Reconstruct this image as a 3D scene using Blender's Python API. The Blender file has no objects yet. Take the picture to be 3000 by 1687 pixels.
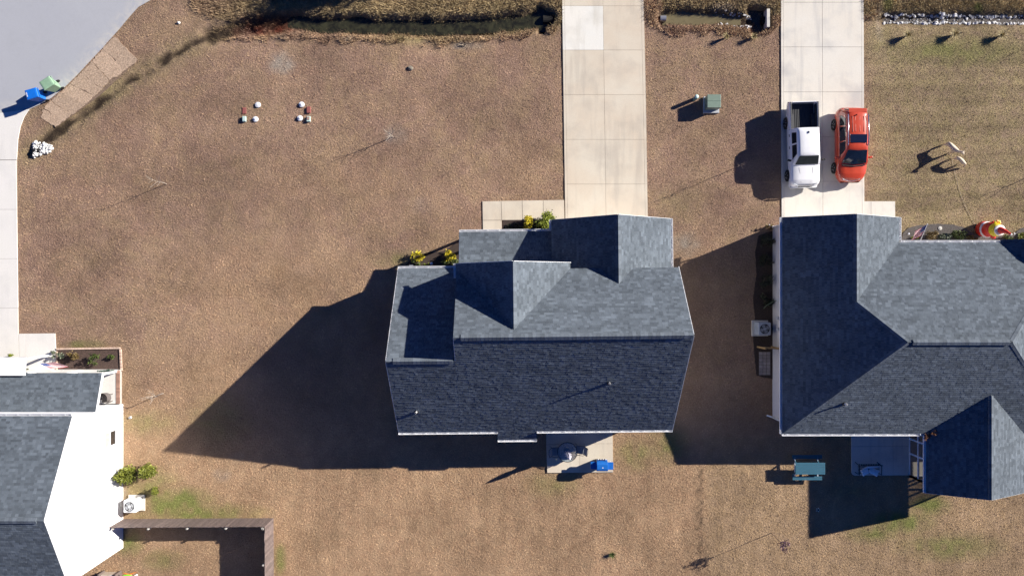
import bpy, bmesh, math, random
import numpy as np
from mathutils import Vector, Matrix

random.seed(7)
rng = np.random.default_rng(7)
scene = bpy.context.scene
C = scene.collection

# ------------------------------------------------------------------ camera, sky, sun, exposure
H = 45.0            # drone height in metres
F = 2115.0          # focal length in photograph pixels (3000 px wide)
S = F / H           # ground pixels per metre
cam = bpy.data.cameras.new('camera')
cam.sensor_width = 36.0
cam.lens = 36.0 * F / 3000.0
cam.clip_end = 2000
camo = bpy.data.objects.new('camera', cam)
camo.location = (0, 0, H)
C.objects.link(camo)
scene.camera = camo

SUN_EL = math.radians(24.0)
SUN_DIR = Vector((0.9227 * math.cos(SUN_EL), 0.3855 * math.cos(SUN_EL), math.sin(SUN_EL)))   # towards the sun
world = bpy.data.worlds.new('World')
scene.world = world
world.use_nodes = True
wn = world.node_tree
bg = wn.nodes['Background']
sky = wn.nodes.new('ShaderNodeTexSky')
sky.sky_type = 'NISHITA'
sky.sun_disc = False
sky.sun_elevation = SUN_EL
sky.sun_rotation = math.atan2(SUN_DIR.x, SUN_DIR.y)
sky.altitude = 0
sky.air_density = 0.48
sky.dust_density = 0.0
sky.ozone_density = 10.0
wb = wn.nodes.new('ShaderNodeMix'); wb.data_type = 'RGBA'; wb.blend_type = 'MULTIPLY'     # camera balanced for the warm low sun
wb.inputs[0].default_value = 1.0
wb.inputs[7].default_value = (0.56, 0.90, 1.2, 1)
wn.links.new(sky.outputs[0], wb.inputs[6]); wn.links.new(wb.outputs[2], bg.inputs[0])
bg.inputs[1].default_value = 0.05
sun = bpy.data.lights.new('sun', 'SUN')
sun.energy = 5.0
sun.angle = math.radians(0.55)
sun.color = (1.0, 0.93, 0.83)
suno = bpy.data.objects.new('sun', sun)
suno.rotation_euler = (-SUN_DIR).to_track_quat('-Z', 'Y').to_euler()
C.objects.link(suno)
scene.view_settings.view_transform = 'Standard'
scene.view_settings.look = 'None'
scene.view_settings.exposure = 1.0
scene.view_settings.gamma = 1.0

# ------------------------------------------------------------------ helpers
def V(px, py, z=0.0):
    """photograph pixel at height z -> world point"""
    k = (H - z) / F
    return Vector(((px - 1500) * k, -(py - 843.5) * k, z))

def R(x, y, z=0.0):
    """ground-plan coordinates in ground pixels from the nadir (y down) -> world"""
    return Vector((x / S, -y / S, z))

def new_mat(name):
    m = bpy.data.materials.new(name)
    m.use_nodes = True
    nt = m.node_tree
    return m, nt, nt.nodes['Principled BSDF']

def nd(nt, typ, **kw):
    n = nt.nodes.new(typ)
    for k, v in kw.items():
        setattr(n, k, v)
    return n

def noise(nt, scale, detail=3.0, rough=0.55, dist=0.0, vec=None):
    n = nd(nt, 'ShaderNodeTexNoise')
    n.inputs['Scale'].default_value = scale
    n.inputs['Detail'].default_value = detail
    n.inputs['Roughness'].default_value = rough
    n.inputs['Distortion'].default_value = dist
    if vec is not None:
        nt.links.new(vec, n.inputs['Vector'])
    return n.outputs['Fac']

def ramp(nt, fac, stops):
    r = nd(nt, 'ShaderNodeValToRGB')
    e = r.color_ramp.elements
    while len(e) > 1:
        e.remove(e[-1])
    for i, (p, c) in enumerate(stops):
        x = e[0] if i == 0 else e.new(p)
        x.position = p
        x.color = (*c, 1) if len(c) == 3 else c
    nt.links.new(fac, r.inputs[0])
    return r.outputs['Color']

def mix(nt, fac, a, b, mode='MIX'):
    m = nd(nt, 'ShaderNodeMix', data_type='RGBA', blend_type=mode)
    for sock, val in ((m.inputs[0], fac), (m.inputs[6], a), (m.inputs[7], b)):
        if isinstance(val, (int, float)):
            sock.default_value = val
        elif isinstance(val, tuple):
            sock.default_value = (*val, 1) if len(val) == 3 else val
        else:
            nt.links.new(val, sock)
    return m.outputs[2]

def math_(nt, op, a, b=0.5, clamp=False):
    m = nd(nt, 'ShaderNodeMath', operation=op, use_clamp=clamp)
    for i, v in enumerate((a, b)):
        if isinstance(v, (int, float)):
            m.inputs[i].default_value = v
        else:
            nt.links.new(v, m.inputs[i])
    return m.outputs[0]

def maprange(nt, v, a, b, c, d):
    m = nd(nt, 'ShaderNodeMapRange')
    nt.links.new(v, m.inputs[0])
    for i, x in enumerate((a, b, c, d)):
        m.inputs[i + 1].default_value = x
    return m.outputs[0]

MATS = {}
def M(name, col, rough=0.75, var=0.12, scale=6.0, bump=0.0, bscale=60.0, metal=0.0,
      tone=False, objrand=0.0, coat=0.0, spec=0.5, alpha=1.0, trans=0.0):
    if name in MATS:
        return MATS[name]
    m, nt, b = new_mat(name)
    pos = nd(nt, 'ShaderNodeNewGeometry').outputs['Position']
    f = noise(nt, scale, 4, 0.6, 0.2, pos)
    v = maprange(nt, f, 0.3, 0.7, 1 - var, 1 + var)
    if tone:
        a = nd(nt, 'ShaderNodeAttribute', attribute_name='tone')
        v = math_(nt, 'MULTIPLY', v, a.outputs['Fac'])
    if objrand:
        oi = nd(nt, 'ShaderNodeObjectInfo')
        v = math_(nt, 'MULTIPLY', v, maprange(nt, oi.outputs['Random'], 0, 1, 1 - objrand, 1 + objrand))
    sc = nd(nt, 'ShaderNodeVectorMath', operation='SCALE')
    sc.inputs[0].default_value = col
    nt.links.new(v, sc.inputs['Scale'])
    nt.links.new(sc.outputs[0], b.inputs['Base Color'])
    b.inputs['Roughness'].default_value = rough
    b.inputs['Metallic'].default_value = metal
    b.inputs['Specular IOR Level'].default_value = spec
    b.inputs['Coat Weight'].default_value = coat
    b.inputs['Coat Roughness'].default_value = 0.08
    b.inputs['Alpha'].default_value = alpha
    b.inputs['Transmission Weight'].default_value = trans
    if bump:
        bn = nd(nt, 'ShaderNodeBump')
        bn.inputs['Strength'].default_value = bump
        bn.inputs['Distance'].default_value = 0.02
        nt.links.new(noise(nt, bscale, 4, 0.6, 0, pos), bn.inputs['Height'])
        nt.links.new(bn.outputs[0], b.inputs['Normal'])
    MATS[name] = m
    return m

class MB:
    """collects faces; build() links them as ONE mesh object in its parent's frame"""
    def __init__(self):
        self.v = []; self.f = []; self.t = []
    def face(self, pts, tone=1.0):
        n = len(self.v)
        self.v.extend([tuple(p) for p in pts])
        self.f.append(list(range(n, n + len(pts)))); self.t.append(tone)
        return self
    def prism(self, base, top, tone=1.0, cap0=True):
        n = len(self.v); k = len(base)
        self.v.extend([tuple(p) for p in base]); self.v.extend([tuple(p) for p in top])
        fs = [[n + k + i for i in range(k)]]
        if cap0: fs.append([n + i for i in reversed(range(k))])
        for i in range(k):
            j = (i + 1) % k
            fs.append([n + i, n + j, n + k + j, n + k + i])
        self.f.extend(fs); self.t.extend([tone] * len(fs))
        return self
    def slab(self, xy, z0, z1, tone=1.0):
        return self.prism([(p[0], p[1], z0) for p in xy], [(p[0], p[1], z1) for p in xy], tone)
    def box(self, c, s, rz=0.0, tone=1.0, taper=1.0, rot=None):
        cx, cy, cz = c; hx, hy, hz = s[0] / 2, s[1] / 2, s[2] / 2
        m = rot if rot is not None else Matrix.Rotation(rz, 3, 'Z')
        def q(x, y, z):
            p = m @ Vector((x, y, z)); return (p.x + cx, p.y + cy, p.z + cz)
        b = [q(-hx, -hy, -hz), q(hx, -hy, -hz), q(hx, hy, -hz), q(-hx, hy, -hz)]
        t = [q(-hx * taper, -hy * taper, hz), q(hx * taper, -hy * taper, hz), q(hx * taper, hy * taper, hz), q(-hx * taper, hy * taper, hz)]
        return self.prism(b, t, tone)
    def beam(self, a, b, w, h, up=Vector((0, 0, 1)), tone=1.0):
        a = Vector(a); b = Vector(b); d = (b - a).normalized()
        sx = d.cross(up)
        if sx.length < 1e-4: sx = d.cross(Vector((1, 0, 0)))
        sx.normalize(); uz = sx.cross(d).normalized()
        def ring(p): return [p + sx * (i * w / 2) + uz * (j * h / 2) for i, j in ((-1, -1), (1, -1), (1, 1), (-1, 1))]
        return self.prism(ring(a), ring(b), tone)
    def tube(self, pts, rad, n=8, tone=1.0, closed=False):
        pts = [Vector(p) for p in pts]
        if not isinstance(rad, (list, tuple)): rad = [rad] * len(pts)
        base = len(self.v); L = len(pts)
        for i, p in enumerate(pts):
            if closed: d = pts[(i + 1) % L] - pts[i - 1]
            else: d = pts[min(i + 1, L - 1)] - pts[max(i - 1, 0)]
            d.normalize()
            a = d.cross(Vector((0, 0, 1)))
            if a.length < 0.05: a = d.cross(Vector((1, 0, 0)))
            a.normalize(); b = a.cross(d)
            for k in range(n):
                th = 2 * math.pi * k / n
                q = p + (a * math.cos(th) + b * math.sin(th)) * rad[i]
                self.v.append(tuple(q))
        for i in range(L if closed else L - 1):
            i2 = (i + 1) % L
            for k in range(n):
                k2 = (k + 1) % n
                self.f.append([base + i * n + k, base + i * n + k2, base + i2 * n + k2, base + i2 * n + k]); self.t.append(tone)
        if not closed:
            self.f.append([base + k for k in range(n)]); self.t.append(tone)
            self.f.append([base + (L - 1) * n + k for k in reversed(range(n))]); self.t.append(tone)
        return self
    def lathe(self, c, prof, n=20, tone=1.0, axis='Z', sx=1.0, sy=1.0):
        c = Vector(c); base = len(self.v)
        for r, z in prof:
            for k in range(n):
                th = 2 * math.pi * k / n
                a, b = r * math.cos(th) * sx, r * math.sin(th) * sy
                if axis == 'Z': p = (a, b, z)
                elif axis == 'X': p = (z, a, b)
                else: p = (a, z, b)
                self.v.append((c.x + p[0], c.y + p[1], c.z + p[2]))
        for i in range(len(prof) - 1):
            for k in range(n):
                k2 = (k + 1) % n
                self.f.append([base + i * n + k, base + i * n + k2, base + (i + 1) * n + k2, base + (i + 1) * n + k]); self.t.append(tone)
        self.f.append([base + k for k in reversed(range(n))]); self.t.append(tone)
        self.f.append([base + (len(prof) - 1) * n + k for k in range(n)]); self.t.append(tone)
        return self
    def loft(self, rings, tone=1.0, caps=True, closed=True):
        base = len(self.v); n = len(rings[0])
        for r in rings: self.v.extend([tuple(p) for p in r])
        for i in range(len(rings) - 1):
            for k in range(n if closed else n - 1):
                k2 = (k + 1) % n
                self.f.append([base + i * n + k, base + i * n + k2, base + (i + 1) * n + k2, base + (i + 1) * n + k]); self.t.append(tone)
        if caps:
            self.f.append([base + k for k in reversed(range(n))]); self.t.append(tone)
            self.f.append([base + (len(rings) - 1) * n + k for k in range(n)]); self.t.append(tone)
        return self
    def build(self, name, mat, parent=None, smooth=False, bevel=0.0, fix=True, loc=None):
        me = bpy.data.meshes.new(name)
        off = Vector((0, 0, 0)) if loc is None else Vector(loc)
        p = parent
        while p is not None:
            off = off + p.location; p = p.parent
        vs = [(x - off.x, y - off.y, z - off.z) for x, y, z in self.v]
        me.from_pydata(vs, [], self.f)
        a = me.attributes.new('tone', 'FLOAT', 'FACE')
        a.data.foreach_set('value', self.t)
        if fix or smooth:
            bm = bmesh.new(); bm.from_mesh(me)
            if smooth: bmesh.ops.remove_doubles(bm, verts=bm.verts, dist=0.0004)
            if fix: bmesh.ops.recalc_face_normals(bm, faces=bm.faces)
            if smooth:
                for f in bm.faces: f.smooth = True
            bm.to_mesh(me); bm.free()
        me.materials.append(mat)
        o = bpy.data.objects.new(name, me)
        C.objects.link(o)
        if parent is not None: o.parent = parent
        if loc is not None: o.location = loc
        if bevel:
            bv = o.modifiers.new('bevel', 'BEVEL'); bv.width = bevel; bv.segments = 2; bv.limit_method = 'ANGLE'
        if smooth:
            try: me.set_sharp_from_angle(angle=math.radians(50))
            except Exception: pass
        return o

def tag(o, label, cat=None, group=None, kind=None):
    o['label'] = label
    if cat: o['category'] = cat
    if group: o['group'] = group
    if kind: o['kind'] = kind
    return o

def thing(name, label, cat, loc=(0, 0, 0), rz=0.0, group=None):
    o = bpy.data.objects.new(name, None)
    o.empty_display_size = 0.2
    C.objects.link(o)
    o.location = loc; o.rotation_euler = (0, 0, rz)
    return tag(o, label, cat, group)

def copy_tree(o, parent=None):
    c = o.copy(); C.objects.link(c); c.parent = parent
    for ch in list(o.children): copy_tree(ch, c)
    return c

def place(o, loc, rz=0.0, sc=1.0):
    o.location = loc; o.rotation_euler = (0, 0, rz); o.scale = (sc, sc, sc)
    return o

# ---- cladding: rows of shingles or lap boards, real pieces clipped to a convex outline
def clip_convex(poly, conv):
    """2D polygon clipped by a counter-clockwise convex polygon"""
    out = poly
    for i in range(len(conv)):
        a = conv[i]; b = conv[(i + 1) % len(conv)]
        ex, ey = b[0] - a[0], b[1] - a[1]
        inp, out = out, []
        if not inp: break
        def side(p): return ex * (p[1] - a[1]) - ey * (p[0] - a[0])
        for j in range(len(inp)):
            p, q = inp[j], inp[(j + 1) % len(inp)]
            sp, sq = side(p), side(q)
            if sp >= 0: out.append(p)
            if (sp > 0 and sq < 0) or (sp < 0 and sq > 0):
                t = sp / (sp - sq); out.append((p[0] + (q[0] - p[0]) * t, p[1] + (q[1] - p[1]) * t))
    return out

def newell(pts):
    n = Vector((0, 0, 0))
    for i in range(len(pts)):
        a, b = pts[i], pts[(i + 1) % len(pts)]
        n += Vector(((a.y - b.y) * (a.z + b.z), (a.z - b.z) * (a.x + b.x), (a.x - b.x) * (a.y + b.y)))
    return n.normalized()

def clad(mb, poly, course, tab, thick, outward=None, origin=None, rnd=0.35, lift=0.002):
    poly = [Vector(p) for p in poly]
    n = newell(poly)
    ref = outward if outward is not None else Vector((0, 0, 1))
    if n.dot(ref) < 0: n = -n
    up = Vector((0, 0, 1)) - n * n.z
    up.normalize()
    u = up.cross(n).normalized()
    o = Vector(origin) if origin is not None else poly[0]
    p2 = [((p - o).dot(u), (p - o).dot(up)) for p in poly]
    area = sum(p2[i][0] * p2[(i + 1) % len(p2)][1] - p2[(i + 1) % len(p2)][0] * p2[i][1] for i in range(len(p2)))
    if area < 0: p2 = p2[::-1]
    umin = min(p[0] for p in p2); umax = max(p[0] for p in p2)
    vmin = min(p[1] for p in p2); vmax = max(p[1] for p in p2)
    k = math.floor(vmin / course)
    while k * course < vmax:
        v0 = k * course; v1 = v0 + course
        row_tone = random.uniform(0.95, 1.05)
        x = umin - (random.random() * (tab or 0))
        while x < umax:
            w = (umax - umin + 1) if tab is None else random.choice((0.7, 0.85, 1.0, 1.0, 1.25, 1.6)) * tab
            gap = 0.0 if tab is None else 0.004
            q = clip_convex([(x + gap, v0), (x + w, v0), (x + w, v1 + 0.001), (x + gap, v1 + 0.001)], p2)
            x += w
            if len(q) < 3: continue
            ar = abs(sum(q[i][0] * q[(i + 1) % len(q)][1] - q[(i + 1) % len(q)][0] * q[i][1] for i in range(len(q))))
            if ar < 0.0006: continue
            th = thick * (random.choice((0.55, 0.7, 1.0, 1.25)) if tab else 1.0)
            r = random.random()
            tone = row_tone if tab is None else row_tone * (random.uniform(1.12, 1.32) if r < 0.14 else random.uniform(1 - rnd * .7, 1 + rnd * 0.4) )
            base = [o + u * a + up * b for a, b in q]
            top = [o + u * a + up * b + n * (lift + th * max(0.0, 1 - (b - v0) / course)) for a, b in q]
            mb.prism(base, top, tone, cap0=False)
        k += 1
    return mb

def deck(mb, poly, th=0.14, outward=None):
    poly = [Vector(p) for p in poly]
    n = newell(poly)
    ref = outward if outward is not None else Vector((0, 0, 1))
    if n.dot(ref) < 0: n = -n
    mb.prism([p - n * th for p in poly], [p - n * 0.004 for p in poly])
    return mb

# ------------------------------------------------------------------ materials
m_white = M('white_trim', (0.82, 0.83, 0.85), 0.45, 0.04)
m_siding = M('white_siding', (0.80, 0.80, 0.80), 0.55, 0.04)
m_siding_grey = M('pale_grey_siding', (0.62, 0.60, 0.62), 0.6, 0.05)
m_siding_main = M('light_siding', (0.36, 0.37, 0.38), 0.6, 0.05)
m_deckwood = M('roof_underside', (0.55, 0.55, 0.56), 0.8, 0.1)
m_shingle = M('asphalt_shingle', (0.113, 0.134, 0.158), 0.95, 0.13, 1.0, 0.35, 220, tone=True, spec=0.08)
m_cap = M('ridge_shingle', (0.122, 0.143, 0.168), 0.95, 0.12, 9, 0.35, 220, objrand=0.22, spec=0.08)
m_black = M('black_rubber', (0.012, 0.012, 0.013), 0.75, 0.2, 30)
m_dark = M('dark_interior', (0.006, 0.006, 0.007), 0.9, 0.1)
m_darkmetal = M('dark_metal', (0.035, 0.037, 0.042), 0.45, 0.1, 10, metal=0.6)
m_chrome = M('chrome', (0.72, 0.73, 0.75), 0.18, 0.02, 4, metal=1.0)
m_alloy = M('alloy', (0.55, 0.56, 0.58), 0.35, 0.05, 8, metal=0.8)
m_glass = M('car_glass', (0.012, 0.016, 0.02), 0.06, 0.2, 5, coat=0.6, spec=0.8)
m_glass_dull = M('tinted_windshield', (0.02, 0.028, 0.03), 0.12, 0.3, 5, spec=0.12)
m_paint_white = M('white_car_paint', (0.82, 0.83, 0.85), 0.3, 0.02, 3, coat=0.9)
m_paint_red = M('red_orange_car_paint', (0.52, 0.055, 0.018), 0.32, 0.06, 3, coat=1.0)
m_bedliner = M('bed_liner', (0.045, 0.048, 0.055), 0.6, 0.2, 12)
m_headlight = M('headlight_lens', (0.55, 0.58, 0.62), 0.12, 0.1, 8, coat=1.0)
m_taillight = M('tail_light_red', (0.5, 0.01, 0.015), 0.2, 0.1, 8, coat=1.0)
m_mulch = M('dark_mulch', (0.052, 0.036, 0.030), 0.95, 0.55, 22, 1.0, 40)
m_mulch_grey = M('grey_mulch', (0.10, 0.088, 0.082), 0.95, 0.5, 22, 1.0, 40)
m_brick = M('red_brick', (0.34, 0.20, 0.15), 0.85, 0.15, 14, 0.4, 90, objrand=0.22)
m_stone = M('pale_rock', (0.52, 0.52, 0.53), 0.85, 0.25, 9, 0.7, 30, objrand=0.35)
m_stone_white = M('white_rock', (0.74, 0.73, 0.69), 0.85, 0.12, 9, 0.6, 30, objrand=0.12)
m_wood_fence = M('weathered_fence_wood', (0.155, 0.118, 0.108), 0.85, 0.3, 9, 0.5, 60, objrand=0.18)
m_bark = M('pale_bark', (0.36, 0.31, 0.26), 0.85, 0.2, 20)
m_bark_dark = M('dark_bark', (0.16, 0.12, 0.10), 0.85, 0.2, 20)

def leaf_mat(name, col):
    m = M(name, col, 0.6, 0.25, 7, tone=True, spec=0.3)
    return m
m_leaf_yellow = leaf_mat('yellow_leaves', (0.62, 0.52, 0.035))
m_leaf_lime = leaf_mat('lime_leaves', (0.21, 0.25, 0.03))
m_leaf_green = leaf_mat('green_leaves', (0.085, 0.115, 0.03))
m_leaf_dark = leaf_mat('dark_leaves', (0.045, 0.05, 0.028))
m_leaf_conifer = leaf_mat('conifer_leaves', (0.17, 0.19, 0.028))
m_leaf_grey = leaf_mat('grey_green_leaves', (0.16, 0.19, 0.13))
m_leaf_brown = leaf_mat('brown_leaves', (0.17, 0.12, 0.045))
m_leaf_purple = leaf_mat('purple_leaves', (0.14, 0.075, 0.10))
m_leaf_rust = leaf_mat('rust_dead_leaves', (0.20, 0.095, 0.05))
m_straw = leaf_mat('straw_blades', (0.42, 0.34, 0.17))

def concrete(name, col, stain, warm):
    m, nt, b = new_mat(name)
    pos = nd(nt, 'ShaderNodeNewGeometry').outputs['Position']
    base = mix(nt, maprange(nt, noise(nt, 0.45, 4, 0.6, 0.4, pos), 0.35, 0.65, 0, 1), col, warm)
    st = maprange(nt, noise(nt, 0.55, 3, 0.55, 0.1, pos), 0.50, 0.72, 0, 0.6)
    base = mix(nt, st, base, stain)
    mp = nd(nt, 'ShaderNodeMapping'); mp.inputs['Scale'].default_value = (1.6, 0.18, 1)
    nt.links.new(pos, mp.inputs[0])
    st2 = maprange(nt, noise(nt, 1.0, 3, 0.6, 0.05, mp.outputs[0]), 0.52, 0.74, 0, 0.6)
    base = mix(nt, st2, base, stain)
    sp = maprange(nt, noise(nt, 26, 3, 0.7, 0, pos), 0.35, 0.65, 0.92, 1.06)
    oi = nd(nt, 'ShaderNodeObjectInfo')
    sp = math_(nt, 'MULTIPLY', sp, maprange(nt, oi.outputs['Random'], 0, 1, 0.975, 1.025))
    sc = nd(nt, 'ShaderNodeVectorMath', operation='SCALE')
    nt.links.new(base, sc.inputs[0]); nt.links.new(sp, sc.inputs['Scale'])
    nt.links.new(sc.outputs[0], b.inputs['Base Color'])
    b.inputs['Roughness'].default_value = 0.85
    b.inputs['Specular IOR Level'].default_value = 0.3
    bn = nd(nt, 'ShaderNodeBump'); bn.inputs['Strength'].default_value = 0.12; bn.inputs['Distance'].default_value = 0.01
    nt.links.new(noise(nt, 55, 4, 0.6, 0, pos), bn.inputs['Height']); nt.links.new(bn.outputs[0], b.inputs['Normal'])
    return m
m_conc_main = concrete('warm_concrete', (0.63, 0.575, 0.475), (0.44, 0.395, 0.335), (0.60, 0.52, 0.415))
m_conc_new = concrete('fresh_white_concrete', (0.72, 0.70, 0.64), (0.52, 0.50, 0.44), (0.69, 0.69, 0.65))
m_conc_right = concrete('pale_concrete', (0.68, 0.65, 0.585), (0.42, 0.415, 0.41), (0.66, 0.62, 0.545))
m_conc_left = concrete('white_concrete', (0.72, 0.70, 0.67), (0.60, 0.59, 0.57), (0.70, 0.685, 0.645))
m_conc_dark = M('joint_filler', (0.33, 0.29, 0.25), 0.9, 0.2, 10)

# asphalt road
m_road, nt, b = new_mat('pale_worn_asphalt')
pos = nd(nt, 'ShaderNodeNewGeometry').outputs['Position']
c = mix(nt, maprange(nt, noise(nt, 0.18, 4, 0.6, 0.5, pos), 0.35, 0.65, 0, 1), (0.40, 0.415, 0.455), (0.43, 0.445, 0.48))
c = mix(nt, maprange(nt, noise(nt, 0.9, 6, 0.7, 1.0, pos), 0.5, 0.72, 0, 0.35), c, (0.33, 0.34, 0.37))
c = mix(nt, maprange(nt, noise(nt, 40, 4, 0.8, 0, pos), 0.3, 0.7, 0, 0.7), c, (0.31, 0.32, 0.35))
at = nd(nt, 'ShaderNodeAttribute', attribute_name='edge')
c = mix(nt, math_(nt, 'MULTIPLY', at.outputs['Fac'], maprange(nt, noise(nt, 2.2, 4, 0.7, 0.6, pos), 0.4, 0.62, 0, 0.85)), c, (0.52, 0.50, 0.46))
nt.links.new(c, b.inputs['Base Color']); b.inputs['Roughness'].default_value = 0.88
bn = nd(nt, 'ShaderNodeBump'); bn.inputs['Strength'].default_value = 0.25; bn.inputs['Distance'].default_value = 0.01
nt.links.new(noise(nt, 90, 3, 0.7, 0, pos), bn.inputs['Height']); nt.links.new(bn.outputs[0], b.inputs['Normal'])

# ------------------------------------------------------------------ ground with ditches
def seg_dist(X, Y, pts):
    """distance of the points to a polyline (metres), and the position along it 0..1"""
    best = np.full(X.shape, 1e9)
    for (ax, ay), (bx, by) in zip(pts[:-1], pts[1:]):
        dx, dy = bx - ax, by - ay
        t = np.clip(((X - ax) * dx + (Y - ay) * dy) / (dx * dx + dy * dy), 0, 1)
        d = np.hypot(X - ax - t * dx, Y - ay - t * dy)
        best = np.minimum(best, d)
    return best
def G(pts):
    return [((x - 1500) / S, -(y - 843.5) / S) for x, y in pts]
SWALE = G([(80, 452), (150, 398), (250, 328), (330, 268), (400, 220), (460, 188), (540, 140), (610, 108)])
DITCH_B = G([(610, 106), (680, 86), (760, 74), (860, 66), (1000, 72), (1150, 75), (1300, 80), (1420, 76), (1520, 62), (1600, 50)])
DITCH_C = G([(1955, 50), (2050, 50), (2120, 52), (2180, 58), (2240, 55)])
DITCH_D = G([(2592, 56), (2800, 55), (3000, 56), (3300, 57)])
def vnoise(X, Y, sc, seed):
    r = np.random.default_rng(seed); g = r.random((256, 256))
    x = X * sc + 5000.0; y = Y * sc + 5000.0
    xi = np.floor(x).astype(int); yi = np.floor(y).astype(int)
    fx = x - xi; fy = y - yi
    fx = fx * fx * (3 - 2 * fx); fy = fy * fy * (3 - 2 * fy)
    a = g[xi % 256, yi % 256]; b_ = g[(xi + 1) % 256, yi % 256]; c_ = g[xi % 256, (yi + 1) % 256]; d_ = g[(xi + 1) % 256, (yi + 1) % 256]
    return (a * (1 - fx) + b_ * fx) * (1 - fy) + (c_ * (1 - fx) + d_ * fx) * fy
def ground_z(X, Y):
    wob = (vnoise(X, Y, 1.3, 1) - 0.5) * 0.35 + (vnoise(X, Y, 3.5, 2) - 0.5) * 0.18
    z = np.zeros_like(X)
    def dig(pts, hw, slope_w, depth):
        d = seg_dist(X, Y, pts) + wob * 0.8
        t = np.clip((hw + slope_w - d) / slope_w, 0, 1)
        return -depth * t * t * (3 - 2 * t)
    z = np.minimum(z, dig(SWALE, 0.05, 0.45, 0.15))
    z = np.minimum(z, dig(DITCH_B[:4], 0.28, 0.5, 0.36))
    z = np.minimum(z, dig(DITCH_B[3:], 0.30, 0.55, 0.55))
    z = np.minimum(z, dig(DITCH_C, 0.22, 0.5, 0.5))
    z = np.minimum(z, dig(G([(2205, 30), (2238, 40), (2238, 75), (2215, 82)]), 0.2, 0.4, 0.62))
    z = np.minimum(z, dig(G([(1590, 30), (1600, 50), (1590, 80)]), 0.12, 0.35, 0.7))
    z = np.minimum(z, dig(DITCH_D, 0.15, 0.45, 0.32))
    micro = (vnoise(X, Y, 2.0, 3) - 0.5) * 0.03 + (vnoise(X, Y, 6.0, 4) - 0.5) * 0.02
    return z + np.where(z < -0.02, micro * 2, micro * 0.6) - 0.012
dx = 0.2
xs = np.concatenate([[-600, -250, -120, -70, -50, -42], np.arange(-37, 37.01, dx), [42, 50, 70, 120, 250, 600]])
ys = np.concatenate([[-600, -250, -120, -60, -40, -28], np.arange(-22, 22.01, dx), [28, 40, 60, 120, 250, 600]])
XX, YY = np.meshgrid(xs, ys, indexing='ij')
ZZ = ground_z(XX, YY)
ZZ[(np.abs(XX) > 37.1) | (np.abs(YY) > 22.1)] = -0.012
nx, ny = XX.shape
verts = np.stack([XX, YY, ZZ], -1).reshape(-1, 3)
ii, jj = np.meshgrid(np.arange(nx - 1), np.arange(ny - 1), indexing='ij')
a0 = (ii * ny + jj).ravel()
quads = np.stack([a0, a0 + ny, a0 + ny + 1, a0 + 1], -1)
me = bpy.data.meshes.new('ground')
me.from_pydata(verts.tolist(), [], quads.tolist())
def blob(X, Y, px, py, rx, ry):
    cx, cy = (px - 1500) / S, -(py - 843.5) / S
    d = np.sqrt(((X - cx) / (rx / S)) ** 2 + ((Y - cy) / (ry / S)) ** 2)
    return np.clip(1.3 - d, 0, 1)
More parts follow.
